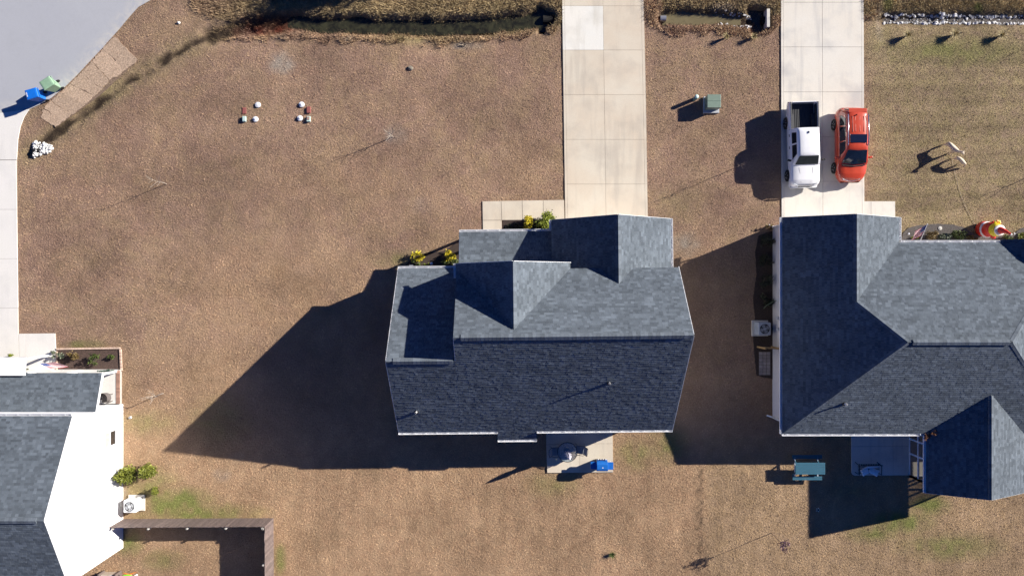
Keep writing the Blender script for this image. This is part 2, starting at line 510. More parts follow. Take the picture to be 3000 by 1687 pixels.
def zones(X, Y):
    PX = X * S + 1500; PY = 843.5 - Y * S
    n1 = vnoise(X, Y, 0.9, 11); n2 = vnoise(X, Y, 2.6, 12); n3 = vnoise(X, Y, 0.35, 13)
    green = np.zeros_like(X)
    for px, py, rx, ry, k in ((500, 1470, 130, 45, 1.0), (440, 1430, 90, 60, .5), (560, 1500, 200, 30, .8), (1860, 1330, 60, 50, .45), (1960, 1300, 60, 60, .5),
                              (2720, 1480, 60, 30, .9), (2640, 1530, 90, 35, .9), (2560, 1560, 80, 30, .6), (2780, 1600, 150, 40, .55), (820, 1640, 18, 45, .9),
                              (480, 1640, 60, 30, .5), (380, 1590, 40, 40, .7), (250, 1010, 60, 14, .9), (640, 1230, 90, 70, .3), (1180, 760, 90, 30, .4), (2500, 1440, 60, 20, .2),
                              (1990, 590, 60, 60, .2), (2460, 120, 150, 60, .3), (2800, 150, 220, 40, .5), (430, 1240, 90, 40, .35), (1620, 1420, 80, 40, .35), (2600, 10, 14, 25, 1.0),
                              (2865, 25, 14, 14, 1.0), (300, 250, 60, 60, .25), (100, 300, 40, 60, .2), (1240, 110, 150, 25, .3), (1470, 80, 200, 30, .3)):
        green = np.maximum(green, blob(X, Y, px, py, rx, ry) * k)
    green = np.clip(green * (0.35 + 1.3 * n2), 0, 1)
    bare = np.zeros_like(X)
    for px, py, rx, ry, k in ((825, 185, 38, 32, 1.0), (1365, 135, 48, 11, 1.0), (2010, 715, 42, 34, .9), (1160, 395, 32, 30, .8), (1230, 600, 40, 25, .25), (1020, 115, 15, 10, .5), (820, 110, 25, 14, .4), (350, 1440, 22, 30, .7),
                              (1945, 60, 14, 30, .4), (2578, 60, 12, 60, .5), (650, 1390, 25, 20, .5), (700, 1340, 30, 20, .3), (2120, 20, 40, 12, .5)):
        bare = np.maximum(bare, blob(X, Y, px, py, rx, ry) * k)
    bare = np.clip(bare * (0.3 + 1.4 * n2), 0, 1)
    dB = seg_dist(X, Y, DITCH_B); dS = seg_dist(X, Y, SWALE); dC = seg_dist(X, Y, DITCH_C); dD = seg_dist(X, Y, DITCH_D)
    mud = np.clip(1.25 - dB / 0.55, 0, 1)
    mud = np.maximum(mud, np.clip(1.5 - (dS + (n2 - .5) * .3) / 0.22, 0, 1) * np.clip((vnoise(X, Y, .8, 14) - .22) * 4, 0, 1) * (.6 + .8 * vnoise(X, Y, 4, 17)))
    mud = np.maximum(mud, np.clip(1.2 - dC / 0.5, 0, 1))
    mud = np.maximum(mud, np.clip(1.2 - dD / 0.5, 0, 1) * 0.6)
    # the trodden edge between the two back lawns
    edge = np.where(PX < 2062, np.exp(-((PX - 2062) / 30) ** 2), 0) * (PY > 1375) * np.clip((n2 * .6 + vnoise(X, Y, 5.5, 15) * .6 - .42) * 2.6, 0, 1) * 0.75
    mud = np.maximum(mud, edge)
    algae = np.clip(1.5 - np.abs(PX - 785) / 80, 0, 1) * np.clip(1.6 - dB / 0.55, 0, 1) * (0.3 + n2)
    # yard of the right-hand house is more olive, strip by the road is more straw
    right = 1 / (1 + np.exp(-(PX - 2545) / 12)) * (PY < 700)
    right = np.maximum(right, 0.35 * (1 / (1 + np.exp(-(PX - 2068) / 6))) * (PY > 1280))
    north = np.clip((dB < 3.2) * 1.0, 0, 1) * (PY < 75) * np.clip((PX - 480) / 250 + n3 - .5, 0, 1)
    north = np.maximum(north, ((PX > 1940) & (PY < 45)) * 1.0)
    olive = np.maximum(right, north * 0.9)
    olive = np.maximum(olive, np.clip(1.4 - dS / 0.8, 0, 1) * 0.7)
    warm = np.clip((PY - 1000) / 300, 0, 1) * .9
    for px, py, rx, ry, k in ((800, 860, 330, 170, .8), (640, 1130, 220, 160, .9), (1000, 560, 300, 120, .3), (2050, 860, 120, 160, .5), (1540, 500, 80, 120, .35)):
        warm = np.maximum(warm, blob(X, Y, px, py, rx, ry) * k * (.5 + .7 * n1))
    lum = 1 + (n3 - .5) * .22 + (vnoise(X, Y, .7, 16) - .5) * .24 + (n2 - .5) * .2
    lum += np.where((PX > 2530) & (PY < 700), np.sin(PY / 6.2 + n3 * 1.2) * .08 + np.sin(PY / 17 + n3 * 2) * .07, 0)
    lum += np.where((PY > 1340) & (PX > 850), np.sin(PX / 8.5 + n3 * 4) * .045, 0)
    for px, py, rx, ry, k in ((560, 520, 180, 110, -.16), (230, 760, 120, 160, -.12), (1560, 330, 70, 130, -.14), (1250, 700, 200, 60, -.08), (900, 290, 70, 50, -.14), (1930, 200, 20, 200, -.1), (2150, 450, 140, 200, -.06), (1320, 260, 130, 90, -.10)):
        lum += blob(X, Y, px, py, rx, ry) * k
    return green, bare, np.clip(mud, 0, 1), np.clip(algae, 0, 1), olive, np.clip(warm, 0, 1), lum
zg, zb, zm, za, zo, zw, zl_ = zones(XX, YY)
at = me.attributes.new('zone', 'FLOAT_COLOR', 'POINT')
at.data.foreach_set('color', np.stack([zg, zb, zm, za], -1).reshape(-1))
at = me.attributes.new('zone2', 'FLOAT_COLOR', 'POINT')
at.data.foreach_set('color', np.stack([zo, zw, np.clip(zl_ * .5, 0, 1), np.ones_like(zo)], -1).reshape(-1))
m_ground, nt, b = new_mat('dormant_lawn')
pos = nd(nt, 'ShaderNodeNewGeometry').outputs['Position']
z1 = nd(nt, 'ShaderNodeAttribute', attribute_name='zone'); z2 = nd(nt, 'ShaderNodeAttribute', attribute_name='zone2')
s1 = nd(nt, 'ShaderNodeSeparateColor'); nt.links.new(z1.outputs['Color'], s1.inputs[0])
s2 = nd(nt, 'ShaderNodeSeparateColor'); nt.links.new(z2.outputs['Color'], s2.inputs[0])
big = maprange(nt, noise(nt, 0.4, 5, 0.66, 0.8, pos), 0.40, 0.60, 0, 1)
med = maprange(nt, noise(nt, 1.6, 5, 0.65, 0.6, pos), 0.34, 0.66, 0, 1)
fine = maprange(nt, noise(nt, 11, 5, 0.72, 0.6, pos), 0.3, 0.7, 0, 1)
col = mix(nt, big, (0.345, 0.225, 0.160), (0.40, 0.28, 0.175))
col = mix(nt, math_(nt, 'MULTIPLY', med, 0.55), col, (0.315, 0.215, 0.17))
col = mix(nt, s2.outputs['Green'], col, mix(nt, med, (0.42, 0.27, 0.165), (0.47, 0.325, 0.20)))
col = mix(nt, s2.outputs['Red'], col, mix(nt, med, (0.325, 0.26, 0.14), (0.32, 0.235, 0.16)))
col = mix(nt, s1.outputs['Red'], col, (0.215, 0.225, 0.075))
col = mix(nt, s1.outputs['Green'], col, (0.34, 0.285, 0.235))
col = mix(nt, s1.outputs['Blue'], col, (0.052, 0.038, 0.028))
col = mix(nt, z1.outputs['Alpha'], col, (0.13, 0.036, 0.022))
col = mix(nt, maprange(nt, fine, 0, 1, 0, 0.75), col, mix(nt, 1.0, col, (0.50, 0.50, 0.52), 'MULTIPLY'))
hi = maprange(nt, noise(nt, 30, 3, 0.7, 0.2, pos), 0.55, 0.75, 0, 0.5)
col = mix(nt, hi, col, mix(nt, 1.0, col, (1.55, 1.5, 1.45), 'MULTIPLY'))
lm = nd(nt, 'ShaderNodeVectorMath', operation='SCALE'); nt.links.new(col, lm.inputs[0]); nt.links.new(math_(nt, 'MULTIPLY', s2.outputs['Blue'], 2.0), lm.inputs['Scale'])
nt.links.new(lm.outputs[0], b.inputs['Base Color']); b.inputs['Roughness'].default_value = 0.95; b.inputs['Specular IOR Level'].default_value = 0.1
bn = nd(nt, 'ShaderNodeBump'); bn.inputs['Strength'].default_value = 1.0; bn.inputs['Distance'].default_value = 0.085
nt.links.new(noise(nt, 9, 6, 0.72, 0.4, pos), bn.inputs['Height']); nt.links.new(bn.outputs[0], b.inputs['Normal'])
me.materials.append(m_ground)
for p in me.polygons: p.use_smooth = True
ground = bpy.data.objects.new('ground', me); C.objects.link(ground)
tag(ground, 'brown dormant lawn with a muddy ditch along the top', kind='structure')

# ------------------------------------------------------------------ road
road_px = [(-2500, -1800), (1400, -1800), (560, -110), (470, -20), (440, 2), (405, 22), (380, 50), (350, 86), (328, 110), (300, 142), (262, 182), (225, 222), (190, 256), (150, 288), (118, 306), (88, 320), (0, 332), (-2500, 400)]
mb = MB()
pts = [V(x, y) for x, y in road_px]
bmr = bmesh.new()
lay = bmr.verts.layers.float.new('edge')
vt = [bmr.verts.new((p.x, p.y, 0.012)) for p in pts]
inner = []
edge_ids = list(range(2, len(pts) - 1))
# outline, then a band along the grass side so the crumbling rim can be told apart
def inset(i, d):
    p = pts[i]; a = pts[i - 1]; c_ = pts[(i + 1) % len(pts)]
    t = (c_ - a).normalized(); nrm = Vector((t.y, -t.x, 0))
    return p + nrm * d
inn = {i: bmr.verts.new((*(inset(i, 0.9).xy), 0.012)) for i in edge_ids}
for i in edge_ids: vt[i][lay] = 1.0
for i, j in zip(edge_ids[:-1], edge_ids[1:]): bmr.faces.new([vt[i], vt[j], inn[j], inn[i]])
bmr.faces.new([vt[0], vt[1], vt[2]] + [inn[i] for i in edge_ids] + [vt[-2], vt[-1]])
bmesh.ops.remove_doubles(bmr, verts=bmr.verts, dist=0.001)
bmesh.ops.triangulate(bmr, faces=bmr.faces)
bmesh.ops.recalc_face_normals(bmr, faces=bmr.faces)
me = bpy.data.meshes.new('road'); bmr.to_mesh(me); bmr.free()
if me.polygons[0].normal.z < 0: me.flip_normals()
me.materials.append(m_road)
road = bpy.data.objects.new('road', me); C.objects.link(road)
tag(road, 'pale grey asphalt cul-de-sac with a crumbling white rim', kind='structure')

# ------------------------------------------------------------------ concrete drives, walks and patios: a dark bed with every slab a piece of its own
EXCL = []     # ground outlines (pixels) without grass
def slab_px(parent, quad, mat, z=0.045, gap=0.006, name='slab'):
    ps = [V(x, y) for x, y in quad]
    c_ = sum(ps, Vector()) / len(ps)
    qs = []
    n = len(ps)
    for i in range(n):
        p = ps[i]; d = (c_ - p); 
        qs.append(p + Vector((math.copysign(gap, d.x), math.copysign(gap, d.y), 0)))
    m_ = MB().slab(qs, 0.0, z + random.uniform(-0.002, 0.002))
    return m_.build(name, mat, parent, bevel=0.004)
def bed_px(name, poly, label, z=0.02, mat=None, grow=0):
    m_ = MB().slab([V(x, y) for x, y in poly], -0.08, z)
    o = m_.build(name, mat or m_conc_dark)
    EXCL.append(poly)
    return tag(o, label, kind='structure')

def lerp(a, b_, t): return a + (b_ - a) * t
# main drive
drive = bed_px('driveway', [(1639, -505), (1875, -505), (1886, 0), (1893, 300), (1898, 660), (1656, 660), (1650, 260), (1647, 0)], 'long beige concrete driveway running up to the central house')
def dl(y): return lerp(1646.5, 1656, y / 645)
def dc(y): return lerp(1766, 1775.5, y / 645)
def dr(y): return lerp(1885, 1897.5, y / 645)
jy = [-505, -374, -243, -112, 19, 148, 278.5, 409.5, 540, 662]
for i in range(len(jy) - 1):
    y0, y1 = jy[i], jy[i + 1]
    for s_, (fa, fb) in enumerate(((dl, dc), (dc, dr))):
        mt = m_conc_new if (i == 4 and s_ == 0) else m_conc_main
        if s_ == 0:
            slab_px(drive, [(fa(y0), y0), (fa(y0) + 7, y0), (fa(y1) + 7, y1), (fa(y1), y1)], mt, gap=0.003, name='slab_edge')
            slab_px(drive, [(fa(y0) + 7, y0), (fb(y0), y0), (fb(y1), y1), (fa(y1) + 7, y1)], mt)
        else:
            slab_px(drive, [(fb(y0) - 7, y0), (fb(y0), y0), (fb(y1), y1), (fb(y1) - 7, y1)], mt, gap=0.003, name='slab_edge')
            slab_px(drive, [(fa(y0), y0), (fb(y0) - 7, y0), (fb(y1) - 7, y1), (fa(y1), y1)], mt)
# main walk
walk = bed_px('walkway', [(1413, 590), (1652, 586), (1653, 644), (1470, 646), (1472, 760), (1415, 760)], 'L-shaped concrete front walk of the central house')
for q in ([(1413, 590), (1468, 589), (1470, 645.5), (1414, 646)], [(1468, 589), (1529.5, 588), (1531, 645), (1470, 645.5)], [(1529.5, 588), (1591, 587), (1592, 644), (1531, 645)],
          [(1591, 587), (1653, 586), (1654, 643), (1592, 644)], [(1414, 646), (1470, 645.5), (1471, 705), (1415, 705)], [(1415, 705), (1471, 705), (1472, 760), (1415, 760)]):
    slab_px(walk, q, m_conc_main, gap=0.012)
# right drive
drive2 = bed_px('driveway', [(2285, -515), (2528, -515), (2530, 660), (2290, 660)], 'pale concrete driveway with the parked truck and red car')
jy = [-515, -384, -253, -122, 8.5, 139, 270.5, 402, 532, 660]
for i in range(len(jy) - 1):
    y0, y1 = jy[i], jy[i + 1]
    for fa, fb in ((2287, 2294), (2294, 2408), (2408, 2523), (2523, 2529.5)):
        t_ = (y0 + y1) / 1300
        slab_px(drive2, [(fa + y0 / 300, y0), (fb + y0 / 300, y0), (fb + y1 / 300, y1), (fa + y1 / 300, y1)], m_conc_right, gap=0.008 if fb - fa > 20 else 0.003, name='slab' if fb - fa > 20 else 'slab_edge')
walk2 = bed_px('walkway', [(2531, 590), (2622, 590), (2622, 690), (2531, 690)], 'short concrete walk beside the garage of the hip-roofed house')
for q in ([(2531, 590), (2551, 590), (2551, 640), (2531, 640)], [(2551, 590), (2621, 590), (2622, 640), (2551, 640)], [(2531, 640), (2622, 640), (2622, 690), (2531, 690)]):
    slab_px(walk2, q, m_conc_right)
# left drive
drive3 = bed_px('driveway', [(-160, 350), (-160, 334), (0, 331), (88, 319), (72, 342), (60, 372), (53, 410), (50, 470), (51, 700), (55, 975), (56, 1070), (-160, 1070)], 'white concrete driveway curving out to the cul-de-sac')
for y0, y1 in ((470, 614), (614, 758), (758, 902), (902, 1046)):
    xr0, xr1 = lerp(49, 56, (y0 - 470) / 580), lerp(49, 56, (y1 - 470) / 580)
    slab_px(drive3, [(-159, y0), (xr0, y0), (xr1, y1), (-159, y1)], m_conc_left)
m_ = MB().slab([V(x, y) for x, y in [(-159, 468.5), (-159, 352), (0, 332), (87, 320.5), (72, 343), (60.5, 372), (53.5, 410), (50, 468.5)]], 0, 0.046); m_.build('slab', m_conc_left, drive3)
walk3 = bed_px('walkway', [(56, 977), (163, 976), (168, 1170), (57, 1170)], 'white concrete walk beside the brick-edged flower bed')
for q in ([(56, 977), (75, 977), (76, 1045), (57, 1046)], [(75, 977), (163, 976), (166, 1045), (76, 1045)], [(57, 1046), (76, 1045), (77, 1170), (57, 1170)], [(76, 1045), (166, 1045), (167, 1170), (77, 1170)]):
    slab_px(walk3, q, m_conc_left)
# patios
patio = bed_px('patio', [(1600, 1215), (1793, 1215), (1796, 1383), (1603, 1384)], 'small concrete back patio under the round table')
for q in ([(1600, 1215), (1698, 1215), (1698, 1299), (1600, 1300)], [(1698, 1215), (1793, 1215), (1795, 1298), (1698, 1299)], [(1600, 1300), (1698, 1299), (1698, 1383), (1603, 1384)], [(1698, 1299), (1795, 1298), (1796, 1382), (1698, 1383)]):
    slab_px(patio, q, m_conc_main, z=0.06)
patio2 = bed_px('patio', [(2493, 1240), (2665, 1240), (2665, 1391), (2502, 1392), (2494, 1384)], 'shaded concrete patio beside the screened porch')
for q in ([(2493, 1240), (2615, 1240), (2615, 1306), (2493, 1307)], [(2615, 1240), (2665, 1240), (2665, 1306), (2615, 1306)], [(2615, 1306), (2665, 1306), (2665, 1391), (2615, 1391)]):
    slab_px(patio2, q, m_conc_right, z=0.06)
m_ = MB().slab([V(x, y) for x, y in [(2493.3, 1307.3), (2614.7, 1306.3), (2614.7, 1391), (2502, 1391.5), (2497, 1389), (2493.5, 1383)]], 0, 0.06); m_.build('slab', m_conc_right, patio2)

# sod strips laid along the road
m_sod = M('pale_sod', (0.42, 0.31, 0.225), 0.95, 0.45, 14, 1.0, 30, objrand=0.12)
sod = MB().slab([V(x, y) for x, y in [(332, 108), (405, 178), (292, 280), (240, 318), (165, 372), (118, 345), (150, 300), (195, 262), (262, 192)]], -0.03, 0.004).build('sod', M('dry_soil', (0.20, 0.14, 0.10), 0.95, 0.4, 12, 0.6, 30))
tag(sod, 'patch of newly laid straw-coloured sod strips beside the road', kind='structure')
pa = [(335, 106), (300, 145), (268, 180), (236, 214), (205, 246), (176, 272), (148, 296), (128, 318), (120, 345)]
pb = [(405, 176), (372, 206), (322, 236), (300, 262), (278, 284), (252, 305), (210, 338), (185, 355), (163, 372)]
for i in range(len(pa) - 1):
    q = [pa[i], pb[i], pb[i + 1], pa[i + 1]]
    g = 1.0
    cx = sum(p[0] for p in q) / 4; cy = sum(p[1] for p in q) / 4
    ring = []
    for (ax, ay), (bx, by) in zip(q, q[1:] + q[:1]):
        for k in range(8):
            t = k / 8
            x = lerp(ax, bx, t); y = lerp(ay, by, t)
            x += (cx - x) * 0.02 + random.uniform(-2.2, 2.2); y += (cy - y) * 0.02 + random.uniform(-2.2, 2.2)
            ring.append(V(x, y))
    MB().slab(ring, -0.02, 0.016 + random.uniform(-.004, .006)).build('sod_strip', m_sod, sod)

# ------------------------------------------------------------------ houses
def off_of(p):
    o = Vector((0, 0, 0))
    while p is not None:
        o = o + p.location; p = p.parent
    return o

def gutter(root, a, b_, out, name='gutter'):
    a = Vector(a); b_ = Vector(b_); out = Vector(out).normalized()
    d = (b_ - a).normalized(); L = (b_ - a).length
    m_ = MB(); w = 0.12; h = 0.11
    m_.beam(a + out * 0.008 + Vector((0, 0, -h / 2)), b_ + out * 0.008 + Vector((0, 0, -h / 2)), 0.012, h)
    m_.beam(a + out * w / 2 + Vector((0, 0, -h)), b_ + out * w / 2 + Vector((0, 0, -h)), w, 0.012)
    m_.beam(a + out * w + Vector((0, 0, -h / 2 + 0.008)), b_ + out * w + Vector((0, 0, -h / 2 + 0.008)), 0.02, h)
    for e in (a, b_):
        m_.beam(e + out * 0.01 + Vector((0, 0, -h / 2)), e + out * w + Vector((0, 0, -h / 2)), 0.012, h)
    g = m_.build(name, m_white, root)
    n = max(2, int(L / 0.63))
    hm = MB().beam((0, 0, 0), tuple(out * (w - 0.01)), 0.035, 0.012)
    first = None
    for i in range(n):
        p = a + d * (L * (i + 0.5) / n) + out * 0.005 + Vector((0, 0, -0.006))
        if first is None:
            first = hm.build('gutter_hanger', m_white, None); first.parent = g; o = first
        else:
            o = first.copy(); C.objects.link(o)
        o.location = p - off_of(g)
    return g

def ridge_caps(roof, a, b_, s1, s2, width=0.15, step=0.2, lift=0.03, left=None):
    """folded cap shingles laid one over the other along a ridge or hip, each a piece of its own"""
    a = Vector(a); b_ = Vector(b_); d = b_ - a; L = d.length; d.normalize()
    side = d.cross(Vector((0, 0, 1))).normalized(); upv = side.cross(d).normalized()
    w = width; th = 0.008; ln = step * 1.04
    m_ = MB()
    def ring(y, t):
        top = [(-w, y, -w * s1 + t), (-w * .35, y, -w * .35 * s1 + t), (0, y, 0.004 + t), (w * .35, y, -w * .35 * s2 + t), (w, y, -w * s2 + t)]
        bot = [(w, y, -w * s2 + t - th), (0, y, -th + t), (-w, y, -w * s1 + t - th)]
        return top + bot
    m_.loft([ring(0, th), ring(ln, 0.004)])
    first = None
    n = max(1, int(L / step))
    rot = Matrix((side, d, upv)).transposed().to_quaternion()
    for i in range(n):
        p = a + d * (i * L / n) + upv * lift
        if first is None:
            first = m_.build('ridge_cap', m_cap, None); first.parent = roof; o = first
        else:
            o = first.copy(); C.objects.link(o)
        o.location = p - off_of(roof); o.rotation_mode = 'QUATERNION'; o.rotation_quaternion = rot
    vb = MB()
    if lift > 0.02:
        vb.prism([a + side * (-w * .8) + upv * (-w * .8 * s1), a + side * (w * .8) + upv * (-w * .8 * s2), a + side * (w * .8) + upv * (lift - w * .8 * s2), a + upv * lift, a + side * (-w * .8) + upv * (lift - w * .8 * s1)],
                 [q + d * L for q in (a + side * (-w * .8) + upv * (-w * .8 * s1), a + side * (w * .8) + upv * (-w * .8 * s2), a + side * (w * .8) + upv * (lift - w * .8 * s2), a + upv * lift, a + side * (-w * .8) + upv * (lift - w * .8 * s1))])
        vb.build('ridge_vent', m_cap, roof)

def roof_section(root, planes, name='roof', tab=0.20, course=0.143):
    """planes: list of (polygon, origin or None); deck + shingles as stuff"""
    dm = MB(); sm = MB()
    for poly, org in planes:
        deck(dm, poly); clad(sm, poly, course, tab, 0.014, origin=org)
    r = dm.build(name, m_deckwood, root)
    s_ = sm.build('shingles', m_shingle, r, fix=False)
    s_['kind'] = 'stuff'
    return r

def wall(root, poly, out, mat, name='wall', course=0.16):
    """lap-sided wall: backing plus boards"""
    poly = [Vector(p) for p in poly]; out = Vector(out)
    m_ = MB()
    n = out.normalized()
    m_.prism([p - n * 0.12 for p in poly], [p - n * 0.002 for p in poly])
    clad(m_, poly, course, None, 0.02, outward=out)
    return m_.build(name, mat, root, fix=False)

def window(root, c_, out, w, h, name='window'):
    """sash window: frame, two panes, meeting rail"""
    c_ = Vector(c_); out = Vector(out).normalized(); side = Vector((-out.y, out.x, 0))
    m_ = MB()
    for s_ in (-1, 1):
        m_.beam(c_ + side * s_ * w / 2 + out * .03 + Vector((0, 0, -h / 2 - .04)), c_ + side * s_ * w / 2 + out * .03 + Vector((0, 0, h / 2 + .04)), 0.08, 0.06, up=out)
        m_.beam(c_ + Vector((0, 0, s_ * h / 2)) + out * .035 - side * (w / 2 - .04), c_ + Vector((0, 0, s_ * h / 2)) + out * .035 + side * (w / 2 - .04), 0.07, 0.08)
    m_.beam(c_ + out * .03 - side * (w / 2 - .04), c_ + out * .03 + side * (w / 2 - .04), 0.05, 0.05)
    f = m_.build(name, m_white, root)
    for s_ in (-1, 1):
        MB().beam(c_ + Vector((0, 0, s_ * h / 4)) + out * .025 - side * (w / 2 - .045), c_ + Vector((0, 0, s_ * h / 4)) + out * .025 + side * (w / 2 - .045), 0.012, h / 2 - 0.09).build('pane', m_glass, f)
    return f

def vent_pipe(root, p, h, r=0.05):
    p = Vector(p)
    m_ = MB().tube([p + Vector((0, 0, -0.15)), p + Vector((0, 0, h))], r, 12)
    o = m_.build('vent_pipe', m_white, root, smooth=True)
    MB().lathe(p + Vector((0, 0, 0.03)), [(r * 2.6, -0.12), (r * 2.3, 0.0), (r * 1.15, 0.09), (r * 1.1, 0.10)], 14).build('flashing', m_darkmetal, o)
    MB().lathe(p + Vector((0, 0, h)), [(r * .78, 0.001), (r * .78, 0.003)], 12).build('pipe_opening', m_dark, o)

# ---------------- central house
def RM(x, y, z=0.0):
    return Vector(((x + 0.0105 * (y - 116)) / S, -(y - 0.0105 * (x - 100)) / S, z))
hm = thing('house', 'light-sided house with dark shingled cross gables and a white round-table patio behind', 'house', RM(100, 150))
RY, RZ, SB = 116.0, 8.46, 0.898
def zb_(y): return RZ - SB * abs(y - RY) / S
XL, XR, XW = -140.0, 433.5, -311.0
BE = 388.0; FE = -49.5
zbe, zfe = zb_(BE), zb_(FE)
WY = 176.0; WZ = zb_(WY); WFE = -57.5; WFZ = WZ - SB * (WY - WFE) / S
org = RM(XW, BE, zbe)
main_roof = roof_section(hm, [
    ([RM(XL, BE, zbe), RM(XR, BE, zbe), RM(XR, RY, RZ), RM(XL, RY, RZ)], org),
    ([RM(XR, FE, zfe), RM(XL, FE, zfe), RM(XL, RY, RZ), RM(XR, RY, RZ)], None),
    # bump-out over the back door
    ([RM(-42, BE + 28, zbe - SB * 28 / S), RM(65, BE + 28, zbe - SB * 28 / S), RM(65, BE, zbe), RM(-42, BE, zbe)], org)])
wing_roof = roof_section(hm, [
    ([RM(XW, BE, zbe), RM(XL, BE, zbe), RM(XL, WY, WZ), RM(XW, WY, WZ)], org),
    ([RM(XW, WFE, WFZ), RM(XL, WFE, WFZ), RM(XL, WY, WZ), RM(XW, WY, WZ)], None)])
gx0, gx1, gxr, gz = -143.0, 152.0, 4.5, 8.14
gable_roof = roof_section(hm, [
    ([RM(gx0, -65.5, zfe), RM(gxr, -65.5, gz), RM(gxr, 101, gz), RM(gx0, 101, zfe)], None),
    ([RM(gx1, -65.5, zfe), RM(gxr, -65.5, gz), RM(gxr, 101, gz), RM(gx1, 101, zfe)], None)])
kx0, kx1, kxr, kz0, kz1 = 110.0, 433.5, 272.0, 3.3, 6.04
garage_roof = roof_section(hm, [
    ([RM(kx0, -184.5, kz0), RM(kxr, -184.5, kz1), RM(kxr, -6, kz1), RM(kx0, -6, kz0)], None),
    ([RM(kx1, -184.5, kz0), RM(kxr, -184.5, kz1), RM(kxr, -6, kz1), RM(kx1, -6, kz0)], None)])
pz0, pz1 = 2.7, 3.42
porch_roof = roof_section(hm, [([RM(-142, -156.5, pz0), RM(112, -156.5, pz0), RM(112, -54, pz1), RM(-142, -54, pz1)], None)])
ridge_caps(main_roof, RM(XL + 18, RY, RZ), RM(XR - 14, RY, RZ), SB, SB, 0.17, lift=0.06)
ridge_caps(wing_roof, RM(XW + 18, WY, WZ), RM(XL - 6, WY, WZ), SB, SB, 0.17, lift=0.06)
ridge_caps(gable_roof, RM(gxr, -63, gz), RM(gxr, 96, gz), .924, .924, 0.16, lift=0.045)
ridge_caps(garage_roof, RM(kxr, -182, kz1), RM(kxr, -10, kz1), .8, .8, 0.16, lift=0.045)
# walls
yf, yb = -42.0, 378.0
wall(hm, [RM(XR - 8, yf), RM(XR - 8, yb), RM(XR - 8, yb, zb_(yb) - .16), RM(XR - 8, RY, RZ - .18), RM(XR - 8, yf, zb_(yf) - .16)], (1, 0, 0), m_siding_main)
wall(hm, [RM(XL + 6, -56), RM(XL + 6, yb), RM(XL + 6, yb, zb_(yb) - .16), RM(XL + 6, RY, RZ - .18), RM(XL + 6, -56, zfe - .16)], (-1, 0, 0), m_siding_main)
zw = lambda y: WZ - SB * abs(y - WY) / S
wall(hm, [RM(XW + 8, -49), RM(XW + 8, yb), RM(XW + 8, yb, zw(yb) - .16), RM(XW + 8, WY, WZ - .18), RM(XW + 8, -49, zw(-49) - .16)], (-1, 0, 0), m_siding_main)
wall(hm, [RM(XW + 8, -49), RM(XL + 6, -49), RM(XL + 6, -49, zw(-49) - .16), RM(XW + 8, -49, zw(-49) - .16)], (0, 1, 0), m_siding_main)
wall(hm, [RM(XW + 8, yb), RM(XR - 8, yb), RM(XR - 8, yb, zb_(yb) - .16), RM(XW + 8, yb, zb_(yb) - .16)], (0, -1, 0), m_siding_main)
wall(hm, [RM(gx1 - 6, yf), RM(XR - 8, yf), RM(XR - 8, yf, zb_(yf) - .16), RM(gx1 - 6, yf, zb_(yf) - .16)], (0, 1, 0), m_siding_main)
wall(hm, [RM(gx0 + 8, -57), RM(gx1 - 6, -57), RM(gx1 - 6, -57, zfe - .1), RM(gxr, -57, gz - .2), RM(gx0 + 8, -57, zfe - .1)], (0, 1, 0), m_siding_main)
wall(hm, [RM(gx1 - 6, -57), RM(gx1 - 6, yf), RM(gx1 - 6, yf, zfe - .1), RM(gx1 - 6, -57, zfe - .1)], (1, 0, 0), m_siding_main)
wall(hm, [RM(kx0 + 8, -176), RM(kx1 - 8, -176), RM(kx1 - 8, -176, kz0 - .1), RM(kxr, -176, kz1 - .2), RM(kx0 + 8, -176, kz0 - .1)], (0, 1, 0), m_siding_main)
for x, o_ in ((kx0 + 8, -1), (kx1 - 8, 1)):
    wall(hm, [RM(x, -176), RM(x, yf), RM(x, yf, kz0 - .12), RM(x, -176, kz0 - .12)], (o_, 0, 0), m_siding_main)
for x, o_ in ((-34, -1), (58, 1)):
    wall(hm, [RM(x, yb), RM(x, BE + 20), RM(x, BE + 20, 2.72), RM(x, yb, 3.0)], (o_, 0, 0), m_siding_main)
wall(hm, [RM(-34, BE + 20), RM(58, BE + 20), RM(58, BE + 20, 2.7), RM(-34, BE + 20, 2.7)], (0, -1, 0), m_siding_main)
# rake boards
def rake(root, a, b_, w=0.03, h=0.16):
    MB().beam(Vector(a) + Vector((0, 0, -.10)), Vector(b_) + Vector((0, 0, -.10)), w, h).build('rake_board', m_white, root)
for a_, b_ in ((RM(XR, BE, zbe), RM(XR, RY, RZ)), (RM(XR, FE, zfe), RM(XR, RY, RZ)), (RM(XW, BE, zbe), RM(XW, WY, WZ)), (RM(XW, WFE, WFZ), RM(XW, WY, WZ)),
               (RM(gx0, -65.5, zfe), RM(gxr, -65.5, gz)), (RM(gx1, -65.5, zfe), RM(gxr, -65.5, gz)), (RM(kx0, -184.5, kz0), RM(kxr, -184.5, kz1)), (RM(kx1, -184.5, kz0), RM(kxr, -184.5, kz1)),
               (RM(-142, -156.5, pz0), RM(-142, -54, pz1)), (RM(XL, WY, WZ), RM(XL, RY, RZ))):
    rake(hm, a_, b_)
up_, dn_, rt_, lf_ = (0, 1, 0), (0, -1, 0), (1, 0, 0), (-1, 0, 0)
gutter(hm, RM(XW, BE, zbe), RM(-42, BE, zbe), dn_)
gutter(hm, RM(-42, BE + 28, zbe - SB * 28 / S), RM(65, BE + 28, zbe - SB * 28 / S), dn_)
gutter(hm, RM(65, BE, zbe), RM(XR, BE, zbe), dn_)
gutter(hm, RM(XW, WFE, WFZ), RM(XL - 3, WFE, WFZ), up_)
